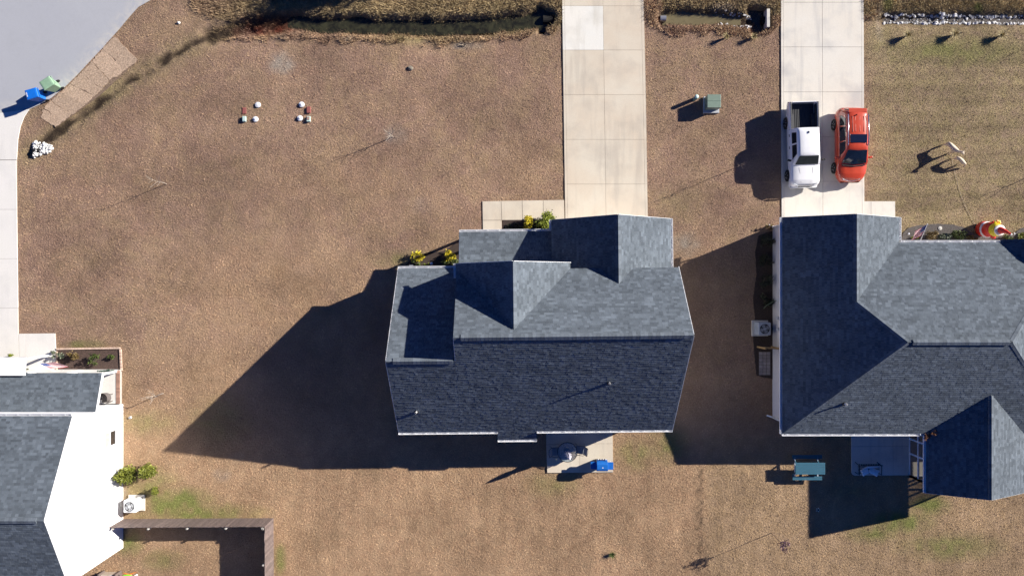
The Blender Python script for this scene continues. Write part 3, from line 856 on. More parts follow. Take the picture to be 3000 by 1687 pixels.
gutter(hm, RM(-142, -156.5, pz0), RM(kx0, -156.5, pz0), up_)
gutter(hm, RM(kx0, -184.5, kz0), RM(kx0, -157.5, kz0), lf_)
gutter(hm, RM(kx1, -184.5, kz0), RM(kx1, FE - 2, kz0), rt_)
gutter(hm, RM(gx0, -65.5, zfe), RM(gx0, -28, zfe), lf_)
vent_pipe(hm, RM((1217 - 1500) * .895, (1203 - 843.5) * .895, zb_((1203 - 843.5) * .895)), 0.42)
vent_pipe(hm, RM((1781 - 1500) * .87, (1121 - 843.5) * .87, zb_((1121 - 843.5) * .87)), 0.36)
for x in (-134, -50, 40):
    MB().beam(RM(x, -148, 0), RM(x, -148, pz0 - .15), 0.14, 0.14).build('porch_post', m_white, hm)
# openings that a step to the side would show
MB().beam(RM(kxr - 112, -178.5, 1.1), RM(kxr + 112, -178.5, 1.1), 0.06, 2.15).build('garage_door', m_white, hm)
MB().beam(RM(-20, -60, 1.05), RM(25, -60, 1.05), 0.06, 2.05).build('front_door', M('door_paint', (0.12, 0.05, 0.04), 0.5), hm)
for x, y, z, o_ in ((-225, -50.5, 1.5, up_), (4, -58.5, 5.4, up_), (-200, yb + 1.5, 1.5, dn_), (180, yb + 1.5, 1.5, dn_), (330, yb + 1.5, 1.5, dn_)):
    window(hm, RM(x, y, z), o_, 0.95, 1.4)
window(hm, RM(XR - 6.5, 120, 4.6), rt_, 0.95, 1.4)
window(hm, RM(XW + 6.5, 180, 1.6), lf_, 0.95, 1.4)

# ---------------- hip-roofed house on the right
hr = thing('house', 'pale grey house with a dark hipped roof beside the two parked vehicles', 'house', R(1130, 130))
ez, ss = 2.7, 0.577
def hz(d): return ez + ss * d / S
zr_, zg_ = hz(263), hz(161)
w_org = R(744, 401, ez)
right_roof = roof_section(hr, [
    ([R(744, -194, ez), R(744, 36, ez), R(905, 36, zg_), R(905, -194, zg_)], w_org),
    ([R(744, 36, ez), R(744, 401, ez), R(1007, 138, zr_), R(905, 36, zg_)], w_org),
    ([R(905, -194, zg_), R(905, 36, zg_), R(1066, -125, ez), R(1066, -194, ez)], None),
    ([R(1066, -125, ez), R(1535, -125, ez), R(1272, 138, zr_), R(1007, 138, zr_), R(905, 36, zg_)], None),
    ([R(744, 401, ez), R(1535, 401, ez), R(1272, 138, zr_), R(1007, 138, zr_)], None),
    ([R(1535, -125, ez), R(1535, 401, ez), R(1272, 138, zr_)], None)], tab=0.20)
zq = hz(150)
gable2 = roof_section(hr, [
    ([R(1345, -133, ez), R(1345, -125, ez), R(1495, 25, zq), R(1495, -133, zq)], None),
    ([R(1645, -133, ez), R(1645, -125, ez), R(1495, 25, zq), R(1495, -133, zq)], None)])
zp = ez + 0.505 * 135 / S
yp = 401 - (zp - ez) / ss * S
porch2 = roof_section(hr, [
    ([R(1140, 564, ez), R(1275, 564, zp), R(1275, yp, zp), R(1140, 401, ez)], None),
    ([R(1410, 564, ez), R(1275, 564, zp), R(1275, yp, zp), R(1410, 401, ez)], None)])
ridge_caps(right_roof, R(1020, 138, zr_), R(1266, 138, zr_), ss, ss, 0.16, lift=0.07)
ridge_caps(right_roof, R(905, -192, zg_), R(905, 34, zg_), ss, ss, 0.15, lift=0.02)
hs = ss * 0.72
ridge_caps(right_roof, R(746, 399, ez), R(1006, 139, zr_), hs, hs, 0.15, lift=0.018)
ridge_caps(right_roof, R(906, 37, zg_), R(1006, 137, zr_), hs, hs, 0.15, lift=0.018)
ridge_caps(right_roof, R(1533, 399, ez), R(1273, 139, zr_), hs, hs, 0.15, lift=0.018)
ridge_caps(right_roof, R(1533, -123, ez), R(1273, 137, zr_), hs, hs, 0.15, lift=0.018)
ridge_caps(gable2, R(1495, -131, zq), R(1495, 22, zq), ss, ss, 0.15, lift=0.02)
ridge_caps(porch2, R(1275, 562, zp), R(1275, yp + 4, zp), .455, .455, 0.15, lift=0.02)
wt = ez - 0.08
for pts_, o_ in (([(764, -180), (764, 381)], lf_), ([(764, 381), (1515, 381)], dn_), ([(1046, -105), (1515, -105)], up_), ([(1515, -105), (1515, 381)], rt_), ([(1046, -180), (1046, -105)], rt_)):
    (xa, ya), (xb, yb2) = pts_
    wall(hr, [R(xa, ya), R(xb, yb2), R(xb, yb2, wt), R(xa, ya, wt)], o_, m_siding_grey)
wall(hr, [R(764, -180), R(1046, -180), R(1046, -180, ez), R(905, -180, zg_ - .2), R(764, -180, ez)], up_, m_siding_grey)
gutter(hr, R(744, -194, ez), R(744, 401, ez), lf_)
gutter(hr, R(744, 401, ez), R(1140, 401, ez), dn_)
gutter(hr, R(1066, -194, ez), R(1066, -126, ez), rt_)
gutter(hr, R(1066, -125, ez), R(1346, -125, ez), up_)
gutter(hr, R(1140, 404, ez), R(1140, 564, ez), lf_)
gutter(hr, R(1410, 404, ez), R(1410, 564, ez), rt_)
rake(hr, R(744, -194, ez), R(905, -194, zg_)); rake(hr, R(1066, -194, ez), R(905, -194, zg_))
rake(hr, R(1140, 564, ez), R(1275, 564, zp)); rake(hr, R(1410, 564, ez), R(1275, 564, zp))
yv = (1177 - 843.5) * .928
vent_pipe(hr, R((2459 - 1500) * .928, yv, ez + ss * (401 - yv) / S), 0.36)
# downspouts
def downspout(root, top, corner, foot):
    MB().tube([top, corner, Vector((corner[0], corner[1], 0.2)), foot], 0.05, 8).build('downspout', m_white, root, smooth=True)
downspout(hr, R(740, -178, ez - .08), R(759, -178, ez - .5), R(752, -184, 0.06))
downspout(hr, R(740, 392, ez - .08), R(759, 376, ez - .5), R(745, 372, 0.06))
MB().beam(R(905 - 105, -182.5, 1.1), R(905 + 105, -182.5, 1.1), 0.06, 2.15).build('garage_door', m_white, hr)
# fittings on the west wall
for px, py, z_, s_ in ((2270, 822, 1.5, (.12, .3, .36)), (2274, 855, 1.6, (.14, .32, .5)), (2271, 880, 1.3, (.16, .22, .42)), (2272, 932, 1.0, (.12, .2, .26)), (2274, 965, 1.1, (.12, .18, .24))):
    p = R(764 - 3.5, (py - 843.5) * 0.972, z_)
    MB().box(p, s_).build('meter_box', M('meter_box_grey', (0.5, 0.52, 0.56), 0.5), hr, bevel=.01)
MB().tube([R(761, 35, 1.2), R(752, 38, 0.9), R(738, 50, 0.5), R(730, 60, 0.42)], 0.022, 6).build('refrigerant_line', M('line_green', (.10, .13, .08), .7), hr, smooth=True)
# screened porch: posts, rails, mesh panels
m_screen = M('insect_screen', (0.02, 0.022, 0.026), 0.8, 0.1, 5, alpha=0.55)
py0, py1 = 402, 549
def screen_run(xa, ya, xb, yb2, cuts):
    A = R(xa, ya); B = R(xb, yb2)
    for t in cuts:
        p = A.lerp(B, t); MB().beam(p, p + Vector((0, 0, 2.5)), 0.1, 0.1).build('screen_post', m_white, hr)
    for z_ in (0.07, 1.0, 2.5):
        MB().beam(A + Vector((0, 0, z_)), B + Vector((0, 0, z_)), 0.085, 0.085).build('screen_rail', m_white, hr)
    for t0, t1 in zip(cuts[:-1], cuts[1:]):
        p, q = A.lerp(B, t0), A.lerp(B, t1)
        MB().face([p + Vector((0, 0, .1)), q + Vector((0, 0, .1)), q + Vector((0, 0, 2.46)), p + Vector((0, 0, 2.46))]).build('screen_panel', m_screen, hr)
screen_run(1164, py0, 1164, py1, (0, .26, .55, 1))
screen_run(1164, py1, 1386, py1, (0, .33, .66, 1))
screen_run(1386, py1, 1386, py0, (0, .5, 1))
MB().slab([R(1166, 383), R(1384, 383), R(1384, 547), R(1166, 547)], -.02, 0.09).build('porch_floor', m_conc_right, hr)

# ---------------- white gabled house on the left
hl = thing('house', 'white gabled house with a grey shingled roof and brick-edged front porch', 'house', R(-1400, 520))
LX, LY, LZ, LS = -1128.0, 560.0, 8.0, 0.486
def zl(y): return LZ - LS * abs(y - LY) / S
left_roof = roof_section(hl, [
    ([R(-1800, 328, zl(328)), R(LX, 328, zl(328)), R(LX, LY, LZ), R(-1800, LY, LZ)], None),
    ([R(-1800, 792, zl(792)), R(LX, 792, zl(792)), R(LX, LY, LZ), R(-1800, LY, LZ)], None)], tab=0.21)
ridge_caps(left_roof, R(-1750, LY, LZ), R(LX - 18, LY, LZ), LS, LS, 0.16, lift=0.06)
porch3 = roof_section(hl, [([R(-1800, 236, 2.25), R(-1141, 236, 2.25), R(-1141, 344, 2.95), R(-1800, 344, 2.95)], None)], tab=0.21)
wall(hl, [R(-1140, 340), R(-1140, 760), R(-1140, 760, zl(760) - .16), R(-1140, LY, LZ - .18), R(-1140, 340, zl(340) - .16)], rt_, m_siding)
wall(hl, [R(-1800, 340), R(-1140, 340), R(-1140, 340, zl(340) - .16), R(-1800, 340, zl(340) - .16)], up_, m_siding)
wall(hl, [R(-1800, 760), R(-1140, 760), R(-1140, 760, zl(760) - .16), R(-1800, 760, zl(760) - .16)], dn_, m_siding)
rake(hl, R(LX, 328, zl(328)), R(LX, LY, LZ)); rake(hl, R(LX, 792, zl(792)), R(LX, LY, LZ))
rake(hl, R(-1141, 236, 2.25), R(-1141, 344, 2.95), 0.06)
gutter(hl, R(-1800, 328, zl(328)), R(LX - 3, 328, zl(328)), up_)
gutter(hl, R(LX - 60, 792, zl(792)), R(LX, 792, zl(792)), dn_)
for py, z_ in ((1277, 1.4), (1281, 4.3)):
    pass
def on_wall(px, z_guess):
    return z_guess
wl = window(hl, R(-1138.5, (1285 - 843.5) * .965, 1.55), rt_, 0.9, 1.25)
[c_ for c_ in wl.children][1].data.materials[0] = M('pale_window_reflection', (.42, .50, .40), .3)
# porch: slab, brick skirt, posts, white awning by the garage
MB().slab([R(-1480, 238), R(-1150, 238), R(-1150, 336), R(-1480, 336)], -.05, 0.30).build('porch_floor', m_conc_left, hl)
brick_mesh = MB().box((0, 0, 0), (0.22, 0.095, 0.06)); first_brick = None
sk = MB().slab([R(-1149.5, 238), R(-1143.5, 238), R(-1143.5, 338), R(-1149.5, 338)], -.05, 0.27).build('brick_skirt', M('mortar', (.42, .39, .36), .9, .1), hl)
n_b = 21
for i in range(n_b):
    y = lerp(240, 336, (i + .5) / n_b)
    for zz, xx in ((0.295, -1146.5),):
        p = R(xx, y, zz)
        if first_brick is None:
            first_brick = brick_mesh.build('brick', m_brick, None); first_brick.parent = sk; o = first_brick
        else:
            o = first_brick.copy(); C.objects.link(o)
        o.location = p - off_of(sk)
for x in (-1152, -1260, -1380):
    MB().beam(R(x, 242, 0.28), R(x, 242, 2.2), 0.13, 0.13).build('porch_post', m_white, hl)
MB().prism([R(-1800, 192, 2.34), R(-1348, 192, 2.34), R(-1348, 242, 2.44), R(-1800, 242, 2.44)], [R(-1800, 192, 2.40), R(-1348, 192, 2.40), R(-1348, 242, 2.50), R(-1800, 242, 2.50)]).build('awning', m_white, hl)
for x in (-1354,):
    MB().beam(R(x, 197, 0), R(x, 197, 2.34), 0.12, 0.12).build('porch_post', m_white, hl)
EXCL += [[(x + 1500, y + 843.5) for x, y in q] for q in (
    [(-300, -49), (-137, -49), (-137, -156), (116, -156), (116, -176), (426, -176), (426, 378), (-300, 378)],
    [(764, -180), (1046, -180), (1046, -105), (1515, -105), (1515, 381), (1386, 381), (1386, 549), (1164, 549), (1164, 381), (764, 381)],
    [(-1800, 238), (-1143, 238), (-1140, 760), (-1800, 760)])]

# ------------------------------------------------------------------ plants
def leaf_cloud(mb, c_, rad, n, size, seed=0, flat=1.0, shell=0.55, tones=(0.55, 1.35), cone=0.0, sharp=1.0):
    """leaf-sized faces spread unevenly through an ellipsoid"""
    r = random.Random(seed); c_ = Vector(c_)
    clumps = []
    for _ in range(max(5, n // 45)):
        d = Vector((r.gauss(0, 1), r.gauss(0, 1), r.gauss(0, 1) * .8)).normalized()
        clumps.append((d * r.uniform(shell, 1.0), r.uniform(.75, 1.25)))
    for i in range(n):
        cd, ct = r.choice(clumps)
        d = cd + Vector((r.gauss(0, .2), r.gauss(0, .2), r.gauss(0, .2)))
        z = d.z
        k = 1.0 - cone * max(0, min(1, (z + 1) / 2))
        p = c_ + Vector((d.x * rad[0] * k, d.y * rad[1] * k, d.z * rad[2]))
        if p.z < 0.02: p.z = 0.02 + r.random() * .05
        nrm = Vector((r.gauss(0, 1), r.gauss(0, 1), r.gauss(0.8, 1))).normalized()
        t = nrm.orthogonal().normalized(); t.rotate(Matrix.Rotation(r.uniform(0, 6.28), 3, nrm)); b_ = nrm.cross(t)
        s_ = size * r.uniform(.6, 1.4)
        mb.face([p - t * s_, p + b_ * s_ * .45 * sharp, p + t * s_, p - b_ * s_ * .45 * sharp], ct * r.uniform(*tones))
    return mb

def stems(mb, base, rad, n, h, r0, seed=0):
    r = random.Random(seed); base = Vector(base)
    for i in range(n):
        a = r.uniform(0, 6.28); k = r.uniform(.3, .8)
        tip = base + Vector((math.cos(a) * rad * k, math.sin(a) * rad * k, h * r.uniform(.6, 1)))
        mid = base.lerp(tip, .5) + Vector((r.uniform(-.04, .04), r.uniform(-.04, .04), .05))
        mb.tube([base, mid, tip], [r0, r0 * .7, r0 * .35], 5)
    return mb

def shrub(px, py, rx, ry, h, mat, n, size, name, label, seed, cat='shrub', group=None, cone=0.0, shell=.5):
    loc = V(px, py)
    root = thing(name, label, cat, loc, group=group)
    m_ = leaf_cloud(MB(), loc + Vector((0, 0, h * .52)), (rx / S, ry / S, h * .5), n, size, seed, cone=cone, shell=shell)
    m_.build('foliage', mat, root, fix=False)
    stems(MB(), loc, min(rx, ry) / S, 7, h * .8, 0.012, seed).build('stem', m_bark_dark, root)
    return root

# garden beds
def mulch_bed(name, poly, label, mat):
    ring = []
    for (ax, ay), (bx, by) in zip(poly, poly[1:] + poly[:1]):
        n = max(1, int(math.hypot(bx - ax, by - ay) / 6))
        for k in range(n):
            ring.append(V(lerp(ax, bx, k / n) + random.uniform(-.7, .7), lerp(ay, by, k / n) + random.uniform(-.7, .7)))
    o = MB().slab(ring, -.05, 0.03).build(name, mat)
    EXCL.append(poly)
    return tag(o, label, kind='structure')
bed1 = mulch_bed('garden_bed', [(1472, 646), (1640, 644), (1640, 690), (1474, 690)], 'dark mulch bed between the front walk and the porch gutter', m_mulch)
bed2 = mulch_bed('garden_bed', [(1178, 790), (1215, 745), (1300, 735), (1350, 705), (1362, 800), (1180, 800)], 'mulch bed below the left wing of the central house', m_mulch)
bed3 = mulch_bed('garden_bed', [(2641, 700), (2645, 683), (2660, 668), (2690, 660), (2740, 656), (2790, 658), (2820, 666), (2842, 680), (2870, 690), (2920, 692), (2965, 690), (2990, 668), (3060, 660), (3060, 740), (2641, 740)], 'grey mulch bed with a scalloped edge along the hip-roofed house', m_mulch_grey)
bed4 = mulch_bed('garden_bed', [(168, 1022), (353, 1020), (357, 1088), (168, 1088)], 'brown mulch flower bed inside a brick border', M('brown_mulch', (0.085, 0.055, 0.045), 0.95, .5, 20, 1.0, 40))
bed5 = mulch_bed('garden_bed', [(2222, 690), (2264, 676), (2264, 1110), (2216, 1100), (2206, 990), (2212, 930), (2206, 880), (2216, 800), (2212, 740)], 'shaded mulch strip along the grey side wall', m_mulch)
# brick border round the flower bed
def brick_run(parent, a, b_, wide=0.1):
    a = V(*a); b_ = V(*b_); L = (b_ - a).length; n = int(L / 0.22); ang = math.atan2(b_.y - a.y, b_.x - a.x)
    m_ = MB().box((0, 0, 0), (0.205, wide, 0.1)); first = None
    for i in range(n):
        p = a.lerp(b_, (i + .5) / n) + Vector((0, 0, 0.05))
        if first is None: first = m_.build('brick', m_brick_pale, None); first.parent = parent; o = first
        else: o = first.copy(); C.objects.link(o)
        o.location = p; o.rotation_euler = (random.uniform(-.03, .03), 0, ang + random.uniform(-.02, .02))
m_brick_pale = M('pale_brick', (0.62, 0.46, 0.37), 0.85, 0.12, 14, 0.3, 90, objrand=0.15)
brick_run(bed4, (167, 1022), (354, 1019)); brick_run(bed4, (354, 1022), (357, 1086)); brick_run(bed4, (168, 1028), (168, 1088), .07)

# shrubs of the central house
shrub(1545, 656, 15, 20, 0.8, m_leaf_yellow, 520, .07, 'yellow_shrub', 'bright yellow shrub beside the fluffy lime bush by the front walk', 1)
shrub(1598, 652, 27, 24, 1.3, m_leaf_lime, 2000, .055, 'lime_bush', 'fluffy lime-green bush against the garage gutter', 2, cat='bush')
shrub(1508, 668, 22, 13, 0.4, m_leaf_dark, 500, .06, 'low_shrub', 'low dark leafless shrub between yellow shrub and front walk', 3)
shrub(1572, 668, 12, 12, 0.45, m_leaf_dark, 300, .06, 'low_shrub', 'small dark shrub squeezed between the yellow shrub and lime bush', 4)
shrub(1226, 752, 17, 15, 0.6, m_leaf_yellow, 420, .065, 'yellow_shrub', 'yellow-topped shrub at the outer corner of the left wing bed', 5)
shrub(1224, 770, 15, 9, 0.4, m_leaf_green, 260, .055, 'low_shrub', 'low green shrub at the foot of the outer yellow shrub', 6)
shrub(1322, 750, 20, 15, 0.65, m_leaf_yellow, 450, .065, 'yellow_shrub', 'yellow-topped shrub next to the front porch roof edge', 7)
shrub(1318, 770, 24, 13, 0.45, m_leaf_green, 420, .06, 'low_shrub', 'low dark green shrub under the yellow shrub by the porch', 8)
shrub(1250, 776, 9, 8, 0.35, m_leaf_lime, 160, .05, 'low_shrub', 'tiny lime plant beside the pale gazing ball', 9)
b_loc = V(1266, 773)
t_ = thing('gazing_ball', 'pale blue gazing ball on a stand among the shrubs', 'garden ornament', b_loc)
MB().lathe(b_loc, [(.07, .0), (.05, .05), (.03, .2), (.05, .3)], 12).build('stand', m_white, t_)
MB().lathe(b_loc, [(.02, .29), (.075, .33), (.1, .40), (.075, .47), (.01, .5)], 16).build('ball', M('ball_glass', (.55, .66, .75), .15, .05, coat=.8), t_, smooth=True)
p = V(1206, 781)
MB().box(p + Vector((0, 0, .1)), (.26, .2, .22), .05).build('splash_block', M('splash_grey', (.22, .24, .28), .8), None)
tag(bpy.data.objects['splash_block'], 'grey splash block at the gutter corner of left wing', 'splash block')

# bed of the house on the right
shrub(2675, 699, 11, 8, .35, m_leaf_lime, 260, .05, 'low_shrub', 'small yellow-green plant at the corner of grey mulch bed', 11)
shrub(2722, 692, 15, 14, .7, m_leaf_brown, 700, .05, 'round_shrub', 'rounded golden-brown shrub behind the flag pole', 12)
shrub(2762, 694, 17, 11, .6, m_leaf_grey, 480, .06, 'grey_shrub', 'grey-green leafy shrub between golden and dark green shrubs', 13)
shrub(2796, 690, 19, 14, .8, m_leaf_green, 800, .05, 'round_shrub', 'rounded dark green shrub near the stepping stone bed', 14)
shrub(2840, 699, 16, 9, .5, m_leaf_brown, 380, .05, 'low_shrub', 'low brown shrub in the shade of the inflatable figure', 15)
shrub(2945, 700, 16, 9, .5, m_leaf_green, 420, .05, 'low_shrub', 'green shrub past the end of the front gutter', 16)
shrub(2988, 693, 15, 17, .6, m_leaf_conifer, 520, .055, 'round_shrub', 'olive shrub beside the scalloped bed edge past the gutter', 17)
# flower bed on the left
for i, (px, py, rx, h_, mt, lb) in enumerate(((180, 1045, 14, .5, m_leaf_grey, 'thin grey-green plant near the walk end of flower bed'), (222, 1040, 16, .55, m_leaf_brown, 'sparse pale plant in the middle of flower bed'),
                                             (281, 1050, 17, .6, m_leaf_green, 'leafy bright green plant in the brick-bordered bed'), (330, 1045, 9, .35, m_leaf_green, 'small green plant at the corner of brick border'),
                                             (80, 1082, 8, .5, m_leaf_green, 'potted green plant beside the white awning'), (38, 1040, 6, .5, m_leaf_lime, 'bright lime plant on the white driveway'),
                                             (163, 1032, 5, .5, m_leaf_grey, 'wispy plant leaning over the walk edge'))):
    shrub(px, py, rx, rx * .9, h_, mt, 60 + rx * 14, .06, 'garden_plant', lb, 40 + i, cat='plant')
# conifers by the white wall
shrub(390, 1382, 30, 28, 1.5, m_leaf_conifer, 2600, .07, 'conifer_shrub', 'larger green conifer shrub touching the white gable wall', 21, cone=.35)
shrub(446, 1374, 20, 20, 1.3, m_leaf_conifer, 1600, .065, 'conifer_shrub', 'rounded yellow-green conifer standing clear of the white wall', 22, cone=.35)
shrub(462, 1432, 12, 12, .9, m_leaf_conifer, 600, .06, 'conifer_shrub', 'small young conifer next to the air conditioner', 23, cone=.5)
# shaded shrubs on the side strip
for i, (px, py, r_, h_, lb_) in enumerate(((2238, 712, 20, .8, 'dark shrub nearest the small brown plant by the downspout'), (2238, 765, 19, .7, 'dark shrub second from the downspout along the shaded side wall'), (2236, 822, 20, .75, 'dark shrub third from the downspout along the shaded side wall'), (2240, 880, 17, .6, 'dark shrub closest to the shaded grey air conditioner'))):
    shrub(px, py, r_, r_, h_, m_leaf_dark, 550, .06, 'dark_shrub', lb_, 60 + i, group='dark shrubs along the side wall')
shrub(2250, 664, 10, 9, .5, m_leaf_brown, 200, .05, 'low_shrub', 'small brown plant beside the top downspout', 66)

# ornamental grasses
def grass_clump(px, py, h_, spread, n, label, seed, group, name='ornamental_grass', mat=None):
    loc = V(px, py); r = random.Random(seed)
    m_ = MB()
    for i in range(n):
        a = r.uniform(0, 6.28); k = r.uniform(.1, 1) * spread
        d = Vector((math.cos(a), math.sin(a), 0)); s_ = Vector((-d.y, d.x, 0)) * .012
        q0 = loc + d * .05 * r.random(); q1 = loc + d * k * .45 + Vector((0, 0, h_ * r.uniform(.6, .8))); q2 = loc + d * k + Vector((0, 0, h_ * r.uniform(.6, 1.05)))
        t = r.uniform(.6, 1.3)
        m_.face([q0 - s_, q0 + s_, q1 + s_ * .8, q1 - s_ * .8], t); m_.face([q1 - s_ * .8, q1 + s_ * .8, q2], t)
    o = m_.build(name, mat or m_straw, None, fix=False, loc=loc)
    return tag(o, label, 'grass clump', group)
for i, (px, py) in enumerate(((2652, 108), (2790, 104), (2926, 108))):
    grass_clump(px, py, .5, .5, 240, 'pale ornamental grass clump in the row below the rock ditch', 80 + i, 'row of ornamental grasses')
for i, (px, py) in enumerate(((2124, 112), (2204, 112))):
    grass_clump(px, py, .5, .32, 120, 'thin dry grass tuft between the ditch pool and green utility box', 90 + i, 'two dry grass tufts')
grass_clump(1793, 1622, .25, .35, 120, 'flat green weed growing in the back lawn', 95, None, 'lawn_weed', m_leaf_green)
bpy.data.objects['lawn_weed']['category'] = 'weed'

# bare saplings
def sapling(px, py, h_, spread, nb, label, seed, mat=m_bark, name='bare_sapling', r0=0.022, lean=(0, 0), fork=0.35, leaves=None):
    loc = V(px, py); r = random.Random(seed)
    root = thing(name, label, 'tree', loc)
    lean = Vector((lean[0], lean[1], 0))
    pts_ = [loc + lean * (k / 6) ** 1.3 + Vector((r.uniform(-.02, .02), r.uniform(-.02, .02), h_ * k / 6)) for k in range(7)]
    MB().tube(pts_, [r0 * (1 - .13 * k) for k in range(7)], 7).build('trunk', mat, root, smooth=True)
    m_ = MB(); lm = MB()
    for i in range(nb):
        t = r.uniform(fork, .97); k = min(5, int(t * 6)); p = pts_[k].lerp(pts_[k + 1], t * 6 - k)
        a = r.uniform(0, 6.28); L = spread * r.uniform(.5, 1) * (1.25 - t * .6)
        d = Vector((math.cos(a), math.sin(a), r.uniform(.4, 1.1))).normalized()
        q = p + d * L * .5 + Vector((0, 0, .03)); e = p + d * L + Vector((r.uniform(-.1, .1), r.uniform(-.1, .1), .1))
        m_.tube([p, q, e], [r0 * .45, r0 * .32, r0 * .15], 5)
        for _ in range(2):
            d2 = (d + Vector((r.uniform(-.8, .8), r.uniform(-.8, .8), r.uniform(-.1, .5)))).normalized()
            s0 = p.lerp(e, r.uniform(.4, .85)); m_.tube([s0, s0 + d2 * L * .4], [r0 * .2, r0 * .1], 4)
            if leaves: leaf_cloud(lm, s0 + d2 * L * .3, (.16, .16, .12), 16, .045, r.randint(0, 9999))
    cr = m_.build('crown', mat, root)
    if leaves: lm.build('leaves', leaves, cr, fix=False)
    return root
sapling(488, 539, 2.0, .55, 9, 'thin bare sapling in the middle of the big lawn near the white drive', 101, lean=(-.1, 0))
sapling(1152, 402, 2.1, .6, 8, 'forked bare sapling in a grey mulch ring', 102, lean=(-.2, 0), fork=.12, r0=.028)
sapling(478, 1152, 1.9, .7, 14, 'bare twiggy sapling on the lawn opposite the white porch', 103, r0=.025)
sapling(2146, 496, 2.2, .45, 10, 'thin dark sapling beside the shadow of the white truck', 104, mat=m_bark_dark, fork=.6)
sapling(2259, 1561, 2.3, .55, 12, 'slender tree with a few purple leaves on the back lawn', 105, mat=m_bark_dark, fork=.65, leaves=m_leaf_purple, name='purple_leaf_tree')
sapling(3040, 508, 2.2, .6, 12, 'bare sapling whose shadow reaches the lawn right of the deer', 106, mat=m_bark_dark)
# evergreen just north of the ditch whose shadow lies on the bank
loc = V(1340, -206)
tr = thing('evergreen_tree', 'evergreen tree beyond the ditch that shades the far bank', 'tree', loc)
MB().tube([loc, loc + Vector((0, 0, 5.2))], [.16, .04], 9).build('trunk', m_bark_dark, tr)
leaf_cloud(MB(), loc + Vector((0, 0, 3.2)), (2.9, 2.0, 2.5), 9000, .17, 5, cone=.55).build('crown', m_leaf_dark, tr, fix=False)

# dead leaves in the gutter corner of the porch roof
dl_ = leaf_cloud(MB(), R(1140, 408, ez + .12), (.16, .36, .05), 170, .05, 9)
leaf_cloud(dl_, R(1160, 396, ez + .26), (.26, .12, .06), 90, .05, 10)
o = dl_.build('dead_leaves', m_leaf_rust, None, fix=False); tag(o, 'heap of rusty dead leaves in porch roof valley', 'leaves', kind='stuff')

# ------------------------------------------------------------------ water, culverts, rocks
m_water, nt, b = new_mat('ditch_water')
pos = nd(nt, 'ShaderNodeNewGeometry').outputs['Position']
nt.links.new(mix(nt, maprange(nt, noise(nt, 2.0, 5, 0.65, 0.6, pos), 0.4, 0.6, 0, 1), (0.016, 0.016, 0.012), (0.045, 0.045, 0.026)), b.inputs['Base Color'])
b.inputs['Roughness'].default_value = 0.12
m_water2, nt, b = new_mat('silty_pool_water')
pos = nd(nt, 'ShaderNodeNewGeometry').outputs['Position']
nt.links.new(mix(nt, maprange(nt, noise(nt, 1.2, 4, 0.6, 0.6, pos), 0.35, 0.65, 0, 1), (0.15, 0.125, 0.07), (0.18, 0.155, 0.09)), b.inputs['Base Color'])
b.inputs['Roughness'].default_value = 0.15
w1 = MB().slab([V(x, y, -.42) for x, y in [(700, 50), (880, 40), (1000, 40), (1300, 50), (1500, 40), (1612, 20), (1612, 96), (1500, 95), (1300, 105), (1000, 100), (880, 95), (700, 105)]], -.47, -.42).build('water', m_water)
tag(w1, 'dark standing water in the long ditch', kind='structure')
w2 = MB().slab([V(x, y, -.36) for x, y in [(1940, 30), (2170, 30), (2170, 75), (1940, 75)]], -.40, -.36).build('water', m_water2)
tag(w2, 'murky olive pool in the short ditch', kind='structure')
w3 = MB().slab([V(x, y, -.5) for x, y in [(2172, 15), (2246, 15), (2246, 95), (2172, 95)]], -.56, -.5).build('water', m_water)
tag(w3, 'black water below the culvert headwall', kind='structure')
cul = thing('culvert', 'concrete culvert headwall beside the pale driveway', 'culvert', V(2250, 54))
MB().box(V(2250, 54, .0) + Vector((0, 0, -.3)), (.2, 1.15, .72)).build('headwall', m_conc_right, cul, bevel=.02)
MB().lathe(V(2243, 54) + Vector((0, 0, -.4)), [(.24, -.1), (.24, .05)], 16, axis='X').build('pipe', m_dark, cul)
cul2 = thing('culvert', 'dark culvert pipe mouth beside the beige driveway', 'culvert', V(1608, 52))
MB().lathe(V(1606, 52) + Vector((0, 0, -.42)), [(.27, -.3), (.27, .3)], 16, axis='X').build('pipe', m_dark, cul2)
cul3 = thing('culvert', 'grey pipe end at the murky pool', 'culvert', V(1948, 50))
MB().lathe(V(1948, 50) + Vector((0, 0, -.3)), [(.2, -.25), (.2, .12), (.17, .12)], 16, axis='X').build('pipe', m_alloy, cul3)

rock_meshes = []
for k in range(5):
    bm = bmesh.new(); bmesh.ops.create_icosphere(bm, subdivisions=2, radius=1)
    r = random.Random(k + 200)
    ax = [Vector((r.gauss(0, 1), r.gauss(0, 1), r.gauss(0, 1))).normalized() for _ in range(9)]
    for v_ in bm.verts:
        for a_ in ax:
            d = v_.co.dot(a_)
            if d > .68: v_.co -= a_ * (d - .68)
    me = bpy.data.meshes.new('rock'); bm.to_mesh(me); bm.free()
    rock_meshes.append(me)
rock_mats = {}
def rock(name, loc, size, mat, parent=None, r=random):
    me = r.choice(rock_meshes)
    key = (me.name, mat.name)
    if key not in rock_mats:
        m2 = me.copy(); m2.materials.append(mat); rock_mats[key] = m2
    o = bpy.data.objects.new(name, rock_mats[key]); C.objects.link(o)
    if parent: o.parent = parent
    o.location = Vector(loc) - (off_of(parent) if parent else Vector())
    o.scale = (size * r.uniform(.75, 1.25), size * r.uniform(.7, 1.1), size * r.uniform(.5, .8))
    o.rotation_euler = (r.uniform(-.4, .4), r.uniform(-.4, .4), r.uniform(0, 6.28))
    return o
rr = random.Random(33)
def gz1(x, y): return float(ground_z(np.array([x]), np.array([y]))[0])
